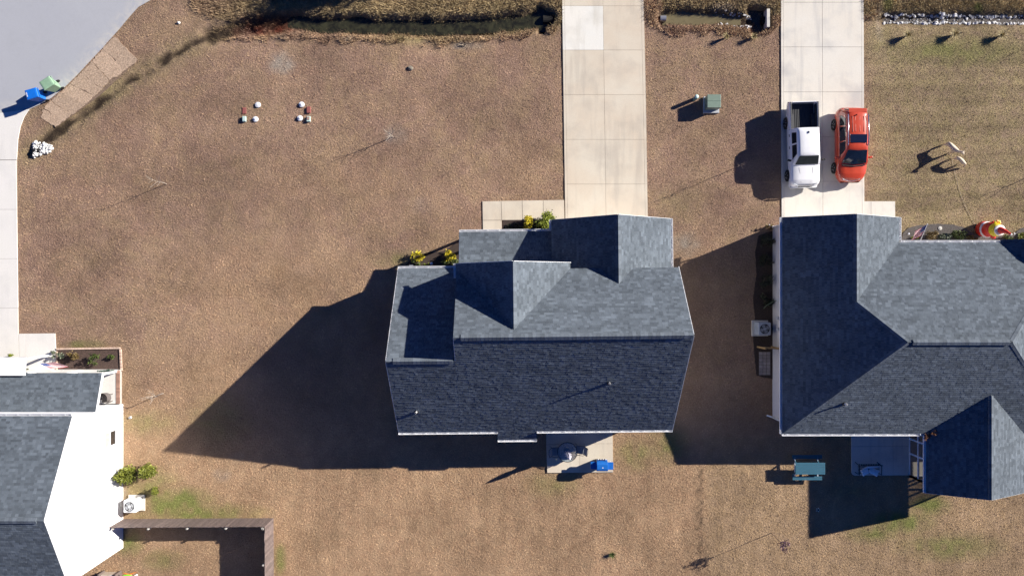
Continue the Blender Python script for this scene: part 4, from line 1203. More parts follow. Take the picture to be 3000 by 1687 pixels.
rip = MB().slab([V(x, y) for x, y in [(2585, 42), (3080, 42), (3080, 70), (2585, 70)]], -.34, -.31).build('rock_bed', m_mulch_grey)
tag(rip, 'two rows of pale rocks lining the ditch at the top', kind='structure')
for row, (yc, n) in enumerate(((44, 80), (64, 80), (54, 46))):
    for i in range(n):
        px = 2592 + (3040 - 2592) * (i + rr.random() * .8) / n; py = yc + rr.gauss(0, 2.0 if row < 2 else 4) + (2 if px > 2950 else 0)
        p = V(px, py); p.z = gz1(p.x, p.y) + .04
        sz = rr.choice((.05, .07, .09, .11, .15)) if row < 2 else rr.choice((.035, .05, .06))
        rock('stone', p, sz, m_stone, rip, rr)
rip2 = MB().slab([V(x, y) for x, y in [(2170, 40), (2235, 40), (2235, 84), (2170, 72)]], -.57, -.53).build('rock_bed', m_mulch_grey)
tag(rip2, 'bluish rocks tumbled round the culvert mouth', kind='structure')
for i in range(95):
    t = rr.random(); px = lerp(2100, 2242, t)
    py = (38 + 10 * t + rr.gauss(0, 3.5)) if rr.random() < .6 else (60 + 22 * t + rr.gauss(0, 3.5))
    p = V(px, py); p.z = gz1(p.x, p.y) + .03
    rock('stone', p, rr.choice((.05, .06, .08, .1)), m_stone, rip2, rr)
rip3 = MB().slab([V(x, y) for x, y in [(99, 418), (114, 412), (128, 420), (152, 430), (140, 446), (118, 468), (108, 452)]], -.12, -.02).build('rock_bed', m_mulch)
tag(rip3, 'heap of white rocks round the pipe end at the swale', kind='structure')
for i in range(120):
    while True:
        px = rr.uniform(97, 154); py = rr.uniform(413, 466)
        t = (px - 97) / 57
        if 413 + 14 * t < py < 466 - 26 * t and not (107 < px < 117 and 433 < py < 450): break
    rock('stone', V(px, py, .03 + rr.random() * .06), rr.choice((.06, .08, .1, .12)), m_stone_white, rip3, rr)
MB().lathe(V(112, 442) + Vector((0, 0, -.02)), [(.17, -.25), (.17, .12)], 14, axis='X').build('pipe_mouth', m_dark, rip3)
tag(rock('field_stone', V(1203, 200, .03), .2, M('grey_stone', (.27, .24, .19), .9, .15, 8, .5), None, rr), 'flat grey stone lying alone in the big lawn', 'stone')
tag(rock('field_stone', V(524, 67, .04), .09, m_stone_white, None, rr), 'small white stone between road and ditch', 'stone')
EXCL.append([(2585, 36), (3100, 36), (3100, 72), (2585, 72)])

# ------------------------------------------------------------------ vehicles
def vehicle_rings(stations, prof):
    out = []
    for y in stations:
        h_ = prof(y)
        out.append([(x, y, z) for x, z in h_] + [(-x, y, z) for x, z in reversed(h_)])
    return out
def smooth_step(a, b_, x):
    t = max(0.0, min(1.0, (x - a) / (b_ - a))); return t * t * (3 - 2 * t)
def interp(x, pts_):
    for (xa, ya), (xb, yb2) in zip(pts_[:-1], pts_[1:]):
        if x <= xb: 
            t = (x - xa) / (xb - xa) if xb > xa else 0; return ya + (yb2 - ya) * max(0, t)
    return pts_[-1][1]
def arch(y, axles, r, z0):
    z = z0
    for a in axles:
        d = abs(y - a)
        if d < r: z = max(z, 0.36 + math.sqrt(r * r - d * d))
    return z
def make_wheel(root, x, y, r, side, w=.22, spokes=5):
    wh = bpy.data.objects.new('wheel', None); C.objects.link(wh); wh.parent = root; wh.location = (x, y, r); wh.empty_display_size = .2
    prof = [(r * .66, -w / 2), (r * .9, -w / 2), (r, -w * .38), (r, w * .38), (r * .9, w / 2), (r * .66, w / 2)]
    def put(m_, name, mat, smooth=True):
        o = m_.build(name, mat, None, smooth=smooth); o.parent = wh; return o
    put(MB().lathe((0, 0, 0), prof, 28, axis='X'), 'tyre', m_black)
    m_ = MB().lathe((0, 0, 0), [(r * .66, -w * .3), (r * .66, side * w * .42), (r * .6, side * w * .42), (r * .58, side * w * .2)] if side > 0 else [(r * .66, w * .3), (r * .66, side * w * .42), (r * .6, side * w * .42), (r * .58, side * w * .2)], 24, axis='X')
    for k in range(spokes):
        a = 2 * math.pi * k / spokes + .3
        m_.beam((side * w * .3, 0, 0), (side * w * .36, math.cos(a) * r * .62, math.sin(a) * r * .62), .045, .075, up=Vector((1, 0, 0)))
    m_.lathe((0, 0, 0), [(r * .15, 0), (r * .15, side * w * .4), (r * .1, side * w * .44)], 14, axis='X')
    put(m_, 'rim', m_alloy, False)
    put(MB().lathe((0, 0, 0), [(r * .56, side * w * .1), (r * .56, side * w * .14)], 20, axis='X'), 'brake_disc', m_darkmetal)
    return wh
def panel(root, pts_, name, mat, th=.008, parent=None, smooth=False):
    """thin curved-free panel standing a little proud of the body"""
    pts_ = [Vector(p) for p in pts_]; n = newell(pts_)
    c_ = sum(pts_, Vector()) / len(pts_)
    if n.dot(c_ - Vector((0, c_.y * .6, .8))) < 0: n = -n
    return MB().prism([p - n * .01 for p in pts_], [p + n * th for p in pts_]).build(name, mat, parent or root)

# --- pickup truck (local +y is the nose)
def build_truck():
    t = thing('pickup_truck', 'white crew-cab pickup truck parked with its open bed towards the road', 'truck')
    W = .90; ax = (-1.40, 1.83)
    def wid(y):
        return W * (1 - .10 * smooth_step(2.25, 2.6, y) ** 1.3) * (1 - .03 * smooth_step(-2.3, -2.56, y))
    def prof(y):
        w = wid(y); zb = arch(y, ax, .43, .36 if y < 2.2 else .33)
        zt = interp(y, [(-.88, 1.06), (1.2, 1.08), (1.35, 1.09), (2.2, 1.02), (2.42, .92), (2.55, .72), (2.6, .6)])
        zs = zt - .1
        fl = .02 if min(abs(y - a) for a in ax) < .5 else 0
        return [(w * .93 + fl, zb), (w + fl, max(zb + .02, .62)), (w, max(zb + .04, zs - .08)), (w * .955, zs + .03), (w * .86, zt - .02), (w * .45, zt + .015), (0.001, zt + .022)]
    ys_ = [-.885] + [round(-.85 + .05 * k, 3) for k in range(int((2.55 + .85) / .05) + 1)] + [2.6]
    MB().loft(vehicle_rings(ys_, prof)).build('body', m_paint_white, t, smooth=True)
    def bprof(y):
        w = wid(y); zb = arch(y, ax, .43, .40)
        fl = .02 if min(abs(y - a) for a in ax) < .5 else 0
        return [(0.001, .42), (w * .66, .42), (w * .68, zb), (w * .93 + fl, zb), (w + fl, max(zb + .02, .66)), (w, .98), (w - .015, 1.10), (w - .04, 1.125), (w - .11, 1.125), (w - .125, 1.09), (w - .13, .66), (0.001, .66)]
    ys_ = [round(-2.53 + .05 * k, 3) for k in range(33)] + [-.895]
    MB().loft(vehicle_rings(ys_, bprof)).build('bed', m_paint_white, t, smooth=True)
    MB().box((0, -2.53, .86), (1.46, .05, .50)).build('tailgate', m_paint_white, t, bevel=.01)
    lin = MB().box((0, -1.71, .668), (1.46, 1.6, .012))
    for k in range(15): lin.box((-.7 + .1 * k, -1.71, .682), (.05, 1.58, .022))
    for s_ in (-1, 1): lin.box((s_ * (W - .135), -1.71, .88), (.012, 1.6, .42)); lin.box((s_ * .65, -1.40, .75), (.22, .92, .17))
    lin.box((0, -.905, .88), (1.48, .012, .42))
    lin.build('bed_liner', m_bedliner, t)
    for s_ in (-1, 1): MB().box((s_ * (W - .075), -1.71, 1.132), (.075, 1.62, .018)).build('rail_cap', m_bedliner, t)
    # cab
    def cab(y):
        zr = interp(y, [(-.88, 1.50), (-.80, 1.62), (-.4, 1.665), (.5, 1.665), (.80, 1.63), (1.30, 1.12)])
        wb = W - .05; wt_ = interp(y, [(-.88, .63), (.8, .63), (1.3, .74)])
        zl_ = 1.04
        k = max(.02, (zr - zl_) / .62)
        return [(wb, zl_), (lerp(wb, wt_, .75 * min(1, k)), zl_ + (zr - zl_) * .78), (wt_ * .97, zl_ + (zr - zl_) * .95), (wt_ * .8, zr), (wt_ * .4, zr + .015), (0.001, zr + .018)]
    MB().loft(vehicle_rings([-.885, -.84, -.78, -.6, -.3, 0, .3, .6, .78, .82, .95, 1.1, 1.25, 1.31], cab)).build('cab', m_paint_white, t, smooth=True)
    panel(t, [(-.58, .845, 1.602), (.58, .845, 1.602), (.69, 1.285, 1.155), (-.69, 1.285, 1.155)], 'windshield', m_glass_dull, .018)
    panel(t, [(-.55, -.893, 1.53), (.55, -.893, 1.53), (.6, -.893, 1.2), (-.6, -.893, 1.2)], 'rear_window', m_glass, .01)
    for s_ in (-1, 1):
        def sx(z): return s_ * (lerp(.852, .688, (z - 1.04) / .49 * .98) + .006)
        panel(t, [(sx(1.13), -.66, 1.13), (sx(1.13), .02, 1.13), (sx(1.5), .02, 1.5), (sx(1.5), -.6, 1.5)], 'side_window', m_glass, .012)
        panel(t, [(sx(1.13), .12, 1.13), (sx(1.13), .98, 1.13), (sx(1.5), .68, 1.5), (sx(1.5), .12, 1.5)], 'side_window', m_glass, .012)
        for y in (-.52, .22): MB().box((s_ * (W + .012), y, .93), (.03, .16, .035)).build('door_handle', m_black, t, bevel=.006)
        m_ = MB().box((s_ * (W + .14), 1.02, 1.16), (.2, .1, .16), s_ * -.25); m_.beam((s_ * (W - .03), 1.0, 1.1), (s_ * (W + .08), 1.0, 1.12), .05, .05)
        m_.build('side_mirror', m_black, t, bevel=.02)
        for y in ax: make_wheel(t, s_ * (W - .07), y, .36, s_)
        panel(t, [(s_ * .46, 2.535, .90), (s_ * .72, 2.40, .93), (s_ * .775, 2.34, .78), (s_ * .5, 2.565, .74)], 'headlight', m_headlight, .02)
        MB().box((s_ * .80, -2.545, .86), (.1, .03, .3)).build('tail_light', m_taillight, t, bevel=.008)
        MB().beam((s_ * .42, 1.45, 1.118), (s_ * .30, 2.38, .985), .008, .006).build('hood_seam', m_darkmetal, t)
    MB().box((0, 2.60, .83), (.86, .04, .11)).build('grille', m_darkmetal, t, bevel=.01)
    MB().loft(vehicle_rings([2.40, 2.5, 2.58, 2.64], lambda y: [(wid(2.4) * (1 - (y - 2.4) * .55), .36), (wid(2.4) * (1.01 - (y - 2.4) * .5), .5), (wid(2.4) * (1 - (y - 2.4) * .55), .66), (0.001, .67)])).build('front_bumper', m_paint_white, t, smooth=True)
    MB().box((0, -2.60, .52), (1.6, .14, .16)).build('rear_bumper', m_chrome, t, bevel=.03)
    MB().box((0, 0, .45), (1.3, 4.6, .2)).build('chassis', m_dark, t)
    MB().beam((.02, -.62, 1.68), (.02, -.5, 1.70), .05, .05).build('antenna_fin', m_darkmetal, t)
    return t
truck = place(build_truck(), R(839, -413), math.pi + math.radians(1.8))

# --- red car
def build_suv():
    t = thing('suv', 'red-orange compact SUV with roof rails and sunroof parked beside the white truck', 'car')
    W = .905; ax = (-1.31, 1.36)
    def wid(y):
        f = max(0, (y - 1.25) / 1.0); r = max(0, (-1.65 - y) / .62)
        return W * math.sqrt(max(.02, 1 - .62 * min(1, f) ** 3.0)) * math.sqrt(max(.02, 1 - .5 * min(1, r) ** 3))
    def prof(y):
        w = wid(y); zb = arch(y, ax, .40, .30)
        zt = interp(y, [(-2.27, .74), (-2.2, .92), (-2.05, 1.0), (-1.0, 1.0), (.9, 1.0), (1.2, .985), (1.8, .90), (2.05, .80), (2.2, .66), (2.27, .5)])
        fl = .022 if min(abs(y - a) for a in ax) < .46 else 0
        zs = zt - .12
        return [(w * .92 + fl, zb), (w + fl, max(zb + .02, .56)), (w * .995 + fl * .5, max(zb + .05, zs - .08)), (w * .95, zs + .05), (w * .86, zt - .015), (w * .5, zt + .03), (0.001, zt + .045)]
    ys_ = [-2.27, -2.25, -2.22] + [round(-2.18 + .05 * k, 3) for k in range(88)] + [2.2, 2.23, 2.255, 2.27]
    ys_ = sorted(set(y for y in ys_ if y <= 2.27))
    MB().loft(vehicle_rings(ys_, prof)).build('body', m_paint_red, t, smooth=True)
    def cab(y):
        zr = interp(y, [(-2.12, 1.05), (-1.92, 1.5), (-1.80, 1.585), (-1.2, 1.645), (-.4, 1.66), (.2, 1.635), (.42, 1.60), (1.2, 1.03)])
        wb = W - .04 - .05 * smooth_step(-1.4, -2.1, y); wt_ = interp(y, [(-2.12, .70), (-1.9, .56), (-.6, .60), (.42, .61), (1.2, .78)])
        zl_ = .95; k = min(1, max(.02, (zr - zl_) / .66))
        return [(wb, zl_), (lerp(wb, wt_, .8 * k), zl_ + (zr - zl_) * .8), (wt_ * .98, zl_ + (zr - zl_) * .95), (wt_ * .82, zr), (wt_ * .4, zr + .02), (0.001, zr + .026)]
    MB().loft(vehicle_rings([-2.13, -2.05, -1.98, -1.9, -1.8, -1.6, -1.2, -.8, -.4, 0, .2, .38, .46, .6, .8, 1.0, 1.15, 1.22], cab)).build('cab', m_paint_red, t, smooth=True)
    panel(t, [(-.57, .46, 1.59), (0, .50, 1.60), (.57, .46, 1.59), (.735, 1.16, 1.085), (0, 1.24, 1.09), (-.735, 1.16, 1.085)], 'windshield', m_glass, .022)
    panel(t, [(-.5, -2.0, 1.42), (.5, -2.0, 1.42), (.62, -2.12, 1.1), (-.62, -2.12, 1.1)], 'rear_window', m_glass, .015)
    MB().box((0, -.20, 1.686), (1.0, .5, .024)).build('sunroof', M('sunroof_glass', (.010, .014, .035), .12, .1, coat=.7), t, bevel=.01)
    for k in (-.26, 0, .26, .42): MB().beam((k - .08, -1.55, 1.635), (k - .08, -.6, 1.682), .03, .022).build('roof_rib', m_paint_red, t, bevel=.008)
    MB().box((0, -1.90, 1.585), (1.12, .24, .05)).build('spoiler', m_paint_red, t, bevel=.02)
    MB().lathe((.1, -1.62, 1.64), [(.035, 0), (.03, .05), (.005, .08)], 10).build('antenna', m_darkmetal, t)
    for s_ in (-1, 1):
        MB().tube([(s_ * .585, -1.66, 1.60), (s_ * .60, -1.6, 1.665), (s_ * .62, -.6, 1.70), (s_ * .60, .12, 1.675), (s_ * .595, .2, 1.62)], .026, 8).build('roof_rail', m_chrome, t, smooth=True)
        def sx(z): return s_ * (lerp(.865, .66, (z - .95) / .53) + .006)
        panel(t, [(sx(1.06), -1.02, 1.06), (sx(1.06), -.12, 1.06), (sx(1.46), -.14, 1.46), (sx(1.46), -.95, 1.46)], 'side_window', m_glass, .012)
        panel(t, [(sx(1.06), -.06, 1.06), (sx(1.06), .92, 1.06), (sx(1.44), .40, 1.44), (sx(1.46), -.08, 1.46)], 'side_window', m_glass, .012)
        panel(t, [(sx(1.08) * .985, -1.72, 1.10), (sx(1.07), -1.1, 1.07), (sx(1.45), -1.05, 1.45), (sx(1.43) * .98, -1.45, 1.43)], 'side_window', m_glass, .012)
        MB().beam((sx(1.03), -1.7, 1.05), (sx(1.03), .95, 1.035), .02, .025).build('window_trim', m_chrome, t)
        for y in (-.6, .34): MB().box((s_ * (W + .008), y, .86), (.03, .18, .035)).build('door_handle', m_paint_red, t, bevel=.008)
        m_ = MB().box((s_ * (W + .12), .82, 1.06), (.22, .12, .13), s_ * -.2); m_.beam((s_ * (W - .08), .84, 1.02), (s_ * (W + .06), .82, 1.04), .05, .05)
        m_.build('side_mirror', m_paint_red, t, bevel=.03)
        for y in ax: make_wheel(t, s_ * (W - .075), y, .35, s_, spokes=5)
        panel(t, [(s_ * .42, 2.12, .76), (s_ * .76, 1.82, .84), (s_ * .80, 1.78, .74), (s_ * .5, 2.12, .66)], 'headlight', m_headlight, .04)
        panel(t, [(s_ * .60, -2.17, 1.02), (s_ * .80, -2.02, 1.04), (s_ * .83, -1.95, .82), (s_ * .64, -2.22, .80)], 'tail_light', m_taillight, .03)
        MB().beam((s_ * .66, 1.25, .985), (s_ * .38, 2.08, .79), .01, .008).build('hood_seam', m_darkmetal, t)
    MB().tube([(-.42, 2.11, .73), (-.2, 2.20, .72), (0, 2.225, .72), (.2, 2.20, .72), (.42, 2.11, .73)], .02, 6).build('grille_bar', m_chrome, t)
    MB().tube([(-.7, 1.285, 1.03), (0, 1.36, 1.045), (.7, 1.285, 1.03)], .03, 6).build('wiper_cowl', m_black, t)
    MB().box((0, 0, .42), (1.3, 3.9, .2)).build('chassis', m_dark, t)
    return t
suv = place(build_suv(), R(977.5, -412), math.pi)

# ------------------------------------------------------------------ wheelie bins
def build_bin(label, mat, lid_mat, printed=False):
    t = thing('wheelie_bin', label, 'bin')
    def rr_(w, d, z, y0=0): return [(-w, -d + y0, z), (w, -d + y0, z), (w, d + y0, z), (-w, d + y0, z)]
    MB().loft([rr_(.21, .24, .06), rr_(.25, .30, .55), rr_(.285, .345, .98)]).build('bin_body', mat, t, bevel=.03)
    MB().loft([rr_(.30, .36, .985), rr_(.31, .375, 1.02), rr_(.29, .35, 1.055), rr_(.22, .26, 1.07)]).build('lid', lid_mat, t, bevel=.02)
    m_ = MB().tube([(-.25, .34, .96), (-.25, .44, 1.0), (.25, .44, 1.0), (.25, .34, .96)], .02, 8); m_.build('handle', mat, t)
    for s_ in (-1, 1): MB().lathe((s_ * .26, .30, .12), [(.12, -.03), (.12, .03), (.05, .035)], 16, axis='X').build('wheel', m_black, t)
    if printed:
        lid = [c_ for c_ in t.children if c_.name.startswith('lid')][0]
        for k in range(5): MB().box((-.13 + .062 * k, -.27, 1.077), (.04, .05 + .02 * (k % 2), .004)).build('printed_letter', m_white, lid)
    return t
m_blue = M('blue_plastic', (0.008, 0.15, 0.62), 0.4, .08, 6)
m_green = M('sage_green_plastic', (0.25, 0.40, 0.27), 0.5, .08, 6)
place(build_bin('blue wheelie bin with white lettering on its lid', m_blue, m_blue, True), V(125, 288), math.radians(-74))
place(build_bin('pale green wheelie bin standing next to the blue one', m_green, m_green), V(168, 258), math.radians(-57))

# ------------------------------------------------------------------ septic lids, utility boxes
m_pvc = M('white_pvc', (0.74, 0.76, 0.80), .4, .05, 8)
m_redlid = M('dull_red_lid', (0.27, 0.085, 0.075), .7, .12, 10)
def septic_cap(px, py, lab, nub):
    t = thing('riser_cap', lab, 'cap', V(px, py), group=None)
    l = V(px, py)
    MB().lathe(l, [(.16, -.04), (.175, .0), (.175, .05), (.16, .07)], 20).build('riser', m_pvc, t, smooth=True)
    MB().lathe(l, [(.15, .07), (.10, .09), (.02, .095)] if not nub else [(.15, .07), (.12, .08), (.075, .085), (.07, .13), (.05, .14)], 20).build('cap', m_pvc, t, smooth=True)
septic_cap(756, 308, 'white riser cap with a ring on top above the left red lid', False)
septic_cap(749, 350, 'white riser cap with a stub beside the clean pale box', True)
septic_cap(884, 307, 'plain white riser cap above the right red lid', True)
septic_cap(879, 347, 'white riser cap beside the rusty pale box', True)
for px, py, lab in ((716, 325, 'faded red ground lid half sunk in the grass'), (905, 323, 'raised red rectangular ground lid with a dark edge')):
    o = MB().box(V(px, py, 0) + Vector((0, 0, .01 if px < 800 else .045)), (.24, .40, .05 if px < 800 else .1)).build('valve_lid', m_redlid, bevel=.02); tag(o, lab, 'lid')
m_palebox = M('pale_teal_box', (.46, .62, .58), .6, .1, 8)
for px, py, rust, lab in ((717, 350, False, 'clean pale teal control box in the grass'), (905, 350, True, 'pale control box with a rusty top in the grass')):
    t = thing('control_box', lab, 'box', V(px, py))
    MB().box(V(px, py) + Vector((0, 0, .07)), (.22, .33, .14)).build('box_body', m_palebox, t, bevel=.015)
    MB().box(V(px, py) + Vector((0, .03 if rust else 0, .15)), (.17, .2 if rust else .27, .02)).build('box_lid', M('rust_patch', (.34, .24, .2), .85, .5, 25) if rust else m_palebox, t, bevel=.006)
t = thing('utility_cabinet', 'green pad-mounted electrical cabinet on a grey pad', 'utility box', R(582, -537))
m_cab = M('cabinet_green', (0.17, 0.235, 0.19), .45, .06, 5)
MB().box(R(582.5, -534.5, .06), (.97, 1.02, .14)).build('pad', M('pad_grey', (.42, .44, .47), .8, .1), t, bevel=.02)
MB().box(R(582, -537.5, .43), (.80, .78, .62)).build('cabinet_body', m_cab, t, bevel=.01)
MB().box(R(582, -547, .765), (.83, .40, .06)).build('cabinet_lid', m_cab, t, bevel=.012)
MB().box(R(582, -528, .76), (.83, .40, .06)).build('cabinet_lid', m_cab, t, bevel=.012)
MB().box(R(562.5, -535, .45), (.03, .05, .12)).build('latch', m_alloy, t)
t = thing('cable_pedestal', 'pale green cylindrical cable pedestal beside the green cabinet', 'utility box', V(2034, 291))
l = V(2034, 291)
MB().tube([l, l + Vector((0, 0, .6))], .115, 18).build('pedestal_tube', M('pedestal_green', (.12, .24, .22), .5, .06), t, smooth=True)
MB().lathe(l + Vector((0, 0, .59)), [(.122, 0), (.122, .03), (.10, .06), (.02, .075)], 18).build('pedestal_cap', M('pedestal_cap_mint', (.52, .74, .68), .4, .04), t, smooth=True)
t = thing('cleanout_pipe', 'small white cleanout pipe in the lawn near the white house', 'pipe', V(383, 1222))
MB().lathe(V(383, 1222), [(.075, -.02), (.075, .1), (.05, .1)], 14).build('pipe', m_pvc, t, smooth=True)
MB().lathe(V(383, 1222), [(.045, .101), (.045, .104)], 12).build('pipe_opening', m_dark, t)
l = V(2396, 1492)
t = thing('lawn_sprinkler', 'pale star-shaped sprinkler lying in the house shadow', 'sprinkler', l)
m_ = MB()
for k in range(5):
    a = k * 1.257; m_.beam(l + Vector((0, 0, .03)), l + Vector((math.cos(a) * .13, math.sin(a) * .13, .03)), .045, .04)
m_.build('arms', M('pale_cyan_plastic', (.75, .85, .85), .5), t)
MB().lathe(l, [(.06, .0), (.06, .07), (.03, .09)], 12).build('hub', m_darkmetal, t)

# ------------------------------------------------------------------ air conditioners
def air_con(label, px, py, rz, body_mat):
    t = thing('air_conditioner', label, 'air conditioner')
    MB().box((-.02, 0, .04), (1.02, .98, .1)).build('pad', m_conc_right, t, bevel=.015)
    MB().box((0, 0, .48), (.78, .78, .78)).build('casing', body_mat, t, bevel=.06)
    for s_ in (-1, 1):
        for k in range(8): MB().box((s_ * .392, 0, .2 + .075 * k), (.012, .62, .03)).build('louvre', body_mat, t)
    MB().lathe((0, 0, .871), [(.31, 0), (.31, .006)], 28).build('fan_well', m_darkmetal, t)
    f = MB()
    for k in range(4):
        a = k * 1.57 + .4; f.box((math.cos(a) * .15, math.sin(a) * .15, .882), (.26, .13, .008), a)
    f.build('fan_blades', M('fan_grey', (.22, .24, .27), .5), t)
    g = MB()
    for r_ in (.31, .2, .1): g.tube([(math.cos(a) * r_, math.sin(a) * r_, .90) for a in [k * math.pi / 14 for k in range(28)]], .007, 5, closed=True)
    for k in range(8):
        a = k * math.pi / 4; g.beam((0, 0, .905), (math.cos(a) * .31, math.sin(a) * .31, .90), .012, .01)
    g.build('fan_guard', body_mat, t); MB().lathe((0, 0, .905), [(.06, 0), (.05, .025)], 14).build('hub_cap', body_mat, t)
    return place(t, V(px, py), rz)
air_con('white air conditioner between white gable wall and wooden fence', 401, 1471, math.pi, m_pvc)
air_con('grey air conditioner in the shade of the grey side wall', 2226, 961, 0, M('ac_grey', (.42, .46, .52), .5, .05))

# ------------------------------------------------------------------ fence
fn = thing('fence', 'brown wooden privacy fence turning a corner behind the white house', 'fence', R(-760, 676))
FH = 1.62; m_ = MB().box((0, 0, FH / 2), (.135, .018, FH)); fb = None
def fence_board(p, rz):
    global fb
    if fb is None: fb = m_.build('board', m_wood_fence, None); fb.parent = fn; o = fb
    else: o = fb.copy(); C.objects.link(o)
    o.location = Vector(p) - fn.location + Vector((0, 0, random.uniform(-.012, .012))); o.rotation_euler = (random.uniform(-.008, .008), 0, rz)
A = R(-1138, 676); B = R(-699, 673.5); Cc = R(-697, 1000)
for a_, b_ in ((A, B), (B, Cc)):
    L = (b_ - a_).length; n = int(L / .14); ang = math.atan2(b_.y - a_.y, b_.x - a_.x)
    for k in range(n): fence_board(a_.lerp(b_, (k + .5) / n), ang)
    inn_ = Vector((0, -1, 0)) if abs(b_.x - a_.x) > 3 else Vector((-1, 0, 0))
    for z_ in (.25, .85, 1.45):
        MB().beam(a_ + inn_ * .03 + Vector((0, 0, z_)), b_ + inn_ * .03 + Vector((0, 0, z_)), .04, .09).build('rail', m_wood_fence, fn)
    npst = max(2, int(L / 2.3))
    for k in range(npst + 1):
        p = a_.lerp(b_, min(.985, max(.02, k / npst))) + inn_ * .1
        MB().beam(p, p + Vector((0, 0, FH + .03)), .09, .09).build('post', M('post_pale', (.42, .40, .37), .8), fn)

# ------------------------------------------------------------------ patio set, grill
l = R((1662 - 1500) * .986, (1324 - 843.5) * .984)
t = thing('patio_table', 'round glass-topped patio table with a dark rim', 'table', l)
m_tglass = M('table_glass', (.33, .42, .47), .08, .05, 3, alpha=.45, coat=.6)
MB().lathe(l + Vector((0, 0, .70)), [(.585, 0), (.585, .012)], 40).build('table_top', m_tglass, t)
MB().tube([l + Vector((math.cos(a) * .6, math.sin(a) * .6, .706)) for a in [k * math.pi / 24 for k in range(48)]], .02, 8, closed=True).build('table_rim', m_darkmetal, t, smooth=True)
for k in range(4):
    a = k * 1.571 + .5; d = Vector((math.cos(a), math.sin(a), 0))
    MB().tube([l + d * .45, l + d * .3 + Vector((0, 0, .4)), l + d * .52 + Vector((0, 0, .69))], .016, 6).build('leg', m_darkmetal, t, smooth=True)
t = thing('closed_umbrella', 'folded white patio umbrella standing through the round table', 'umbrella', l)
MB().tube([l, l + Vector((0, 0, 2.45))], .02, 8).build('pole', m_white, t)
MB().lathe(l, [(.22, 0), (.22, .05), (.05, .1), (.04, .22)], 20).build('base', m_darkmetal, t)
prof = [(.04, .95), (.13, 1.0), (.17, 1.15), (.12, 1.5), (.10, 1.62), (.13, 1.8), (.08, 2.25), (.02, 2.42)]
um = MB(); rings = []
for r_, z_ in prof: rings.append([l + Vector((math.cos(a) * r_ * (1 + .28 * math.cos(8 * a)), math.sin(a) * r_ * (1 + .28 * math.cos(8 * a)), z_)) for a in [k * math.pi / 24 for k in range(48)]])
um.loft(rings).build('canopy', M('umbrella_cloth', (.74, .72, .82), .8, .06), t, smooth=True)
def patio_chair(label, loc, rz):
    t = thing('patio_chair', label, 'chair')
    m_sling = M('grey_sling', (.24, .28, .33), .5, .08, 10)
    MB().loft([[(-.24, -.24, .40), (.24, -.24, .40), (.24, -.24, .412), (-.24, -.24, .412)], [(-.24, 0, .385), (.24, 0, .385), (.24, 0, .397), (-.24, 0, .397)], [(-.23, .22, .39), (.23, .22, .39), (.23, .22, .402), (-.23, .22, .402)]]).build('seat', m_sling, t)
    MB().loft([[(-.23, .22, .42), (.23, .22, .42), (.23, .235, .42), (-.23, .235, .42)], [(-.23, .38, .88), (.23, .38, .88), (.23, .395, .88), (-.23, .395, .88)]]).build('backrest', m_sling, t)
    for s_ in (-1, 1):
        MB().tube([(s_ * .28, -.28, 0), (s_ * .27, -.24, .42), (s_ * .29, -.2, .62), (s_ * .29, .24, .63)], .014, 6).build('arm_frame', m_darkmetal, t, smooth=True)
        MB().tube([(s_ * .27, .30, 0), (s_ * .25, .20, .40), (s_ * .24, .40, .92)], .014, 6).build('leg', m_darkmetal, t, smooth=True)
    MB().tube([(-.24, .40, .92), (0, .43, .94), (.24, .40, .92)], .014, 6).build('back_rail', m_darkmetal, t, smooth=True)
    MB().tube([(-.25, -.24, .39), (.25, -.24, .39)], .014, 6).build('front_rail', m_darkmetal, t)
    return place(t, loc, rz)
patio_chair('patio chair in the house shadow with a bright sunlit back', l + Vector((-.72, -.02, .06)), math.radians(95))
patio_chair('patio chair with a sunlit dark frame facing the glass table', l + Vector((.80, .08, .06)), math.radians(-97))
l = R((1765 - 1500) * .975, (1367 - 843.5) * .975)
t = thing('gas_grill', 'blue gas grill with side shelves at the patio edge', 'grill', l)
m_bl = M('blue_enamel', (.015, .14, .50), .35, .08, 6, coat=.4)
MB().box(l + Vector((0, 0, .42)), (.62, .48, .66)).build('cart', m_darkmetal, t, bevel=.01)
MB().loft([[l + Vector((sx_ * .34, sy_ * .30 * k, z_)) for sx_, sy_ in ((-1, -1), (1, -1), (1, 1), (-1, 1))] for k, z_ in ((1, .80), (1, .98), (.8, 1.10), (.45, 1.15))]).build('lid', m_bl, t, bevel=.02)
MB().box(l + Vector((-.52, .03, .88)), (.36, .46, .04)).build('side_shelf', m_bl, t, bevel=.012)
MB().box(l + Vector((.52, .0, .88)), (.34, .46, .04)).build('side_shelf', m_bl, t, bevel=.012)
MB().box(l + Vector((0, .33, .84)), (.66, .08, .12)).build('control_panel', m_bl, t, bevel=.01)
for k in range(4): MB().lathe(l + Vector((-.22 + .15 * k, .36, .87)), [(.028, 0), (.028, .05), (.02, .06)], 12, axis='Y').build('knob', m_white, t)
MB().lathe(l + Vector((.5, .26, .87)), [(.022, 0), (.022, .05)], 12, axis='Y').build('knob', m_white, t)
MB().tube([l + Vector((-.24, .31, .93)), l + Vector((-.22, .38, .95)), l + Vector((.22, .38, .95)), l + Vector((.24, .31, .93))], .014, 6).build('lid_handle', m_chrome, t)
MB().box(l + Vector((.02, -.05, 1.155)), (.07, .05, .006)).build('badge', m_white, t)
for sx_ in (-1, 1):
    for sy_ in (-1, 1): MB().lathe(l + Vector((sx_ * .26, sy_ * .19, .045)), [(.05, -.02), (.05, .02)], 12, axis='X').build('caster', m_black, t)

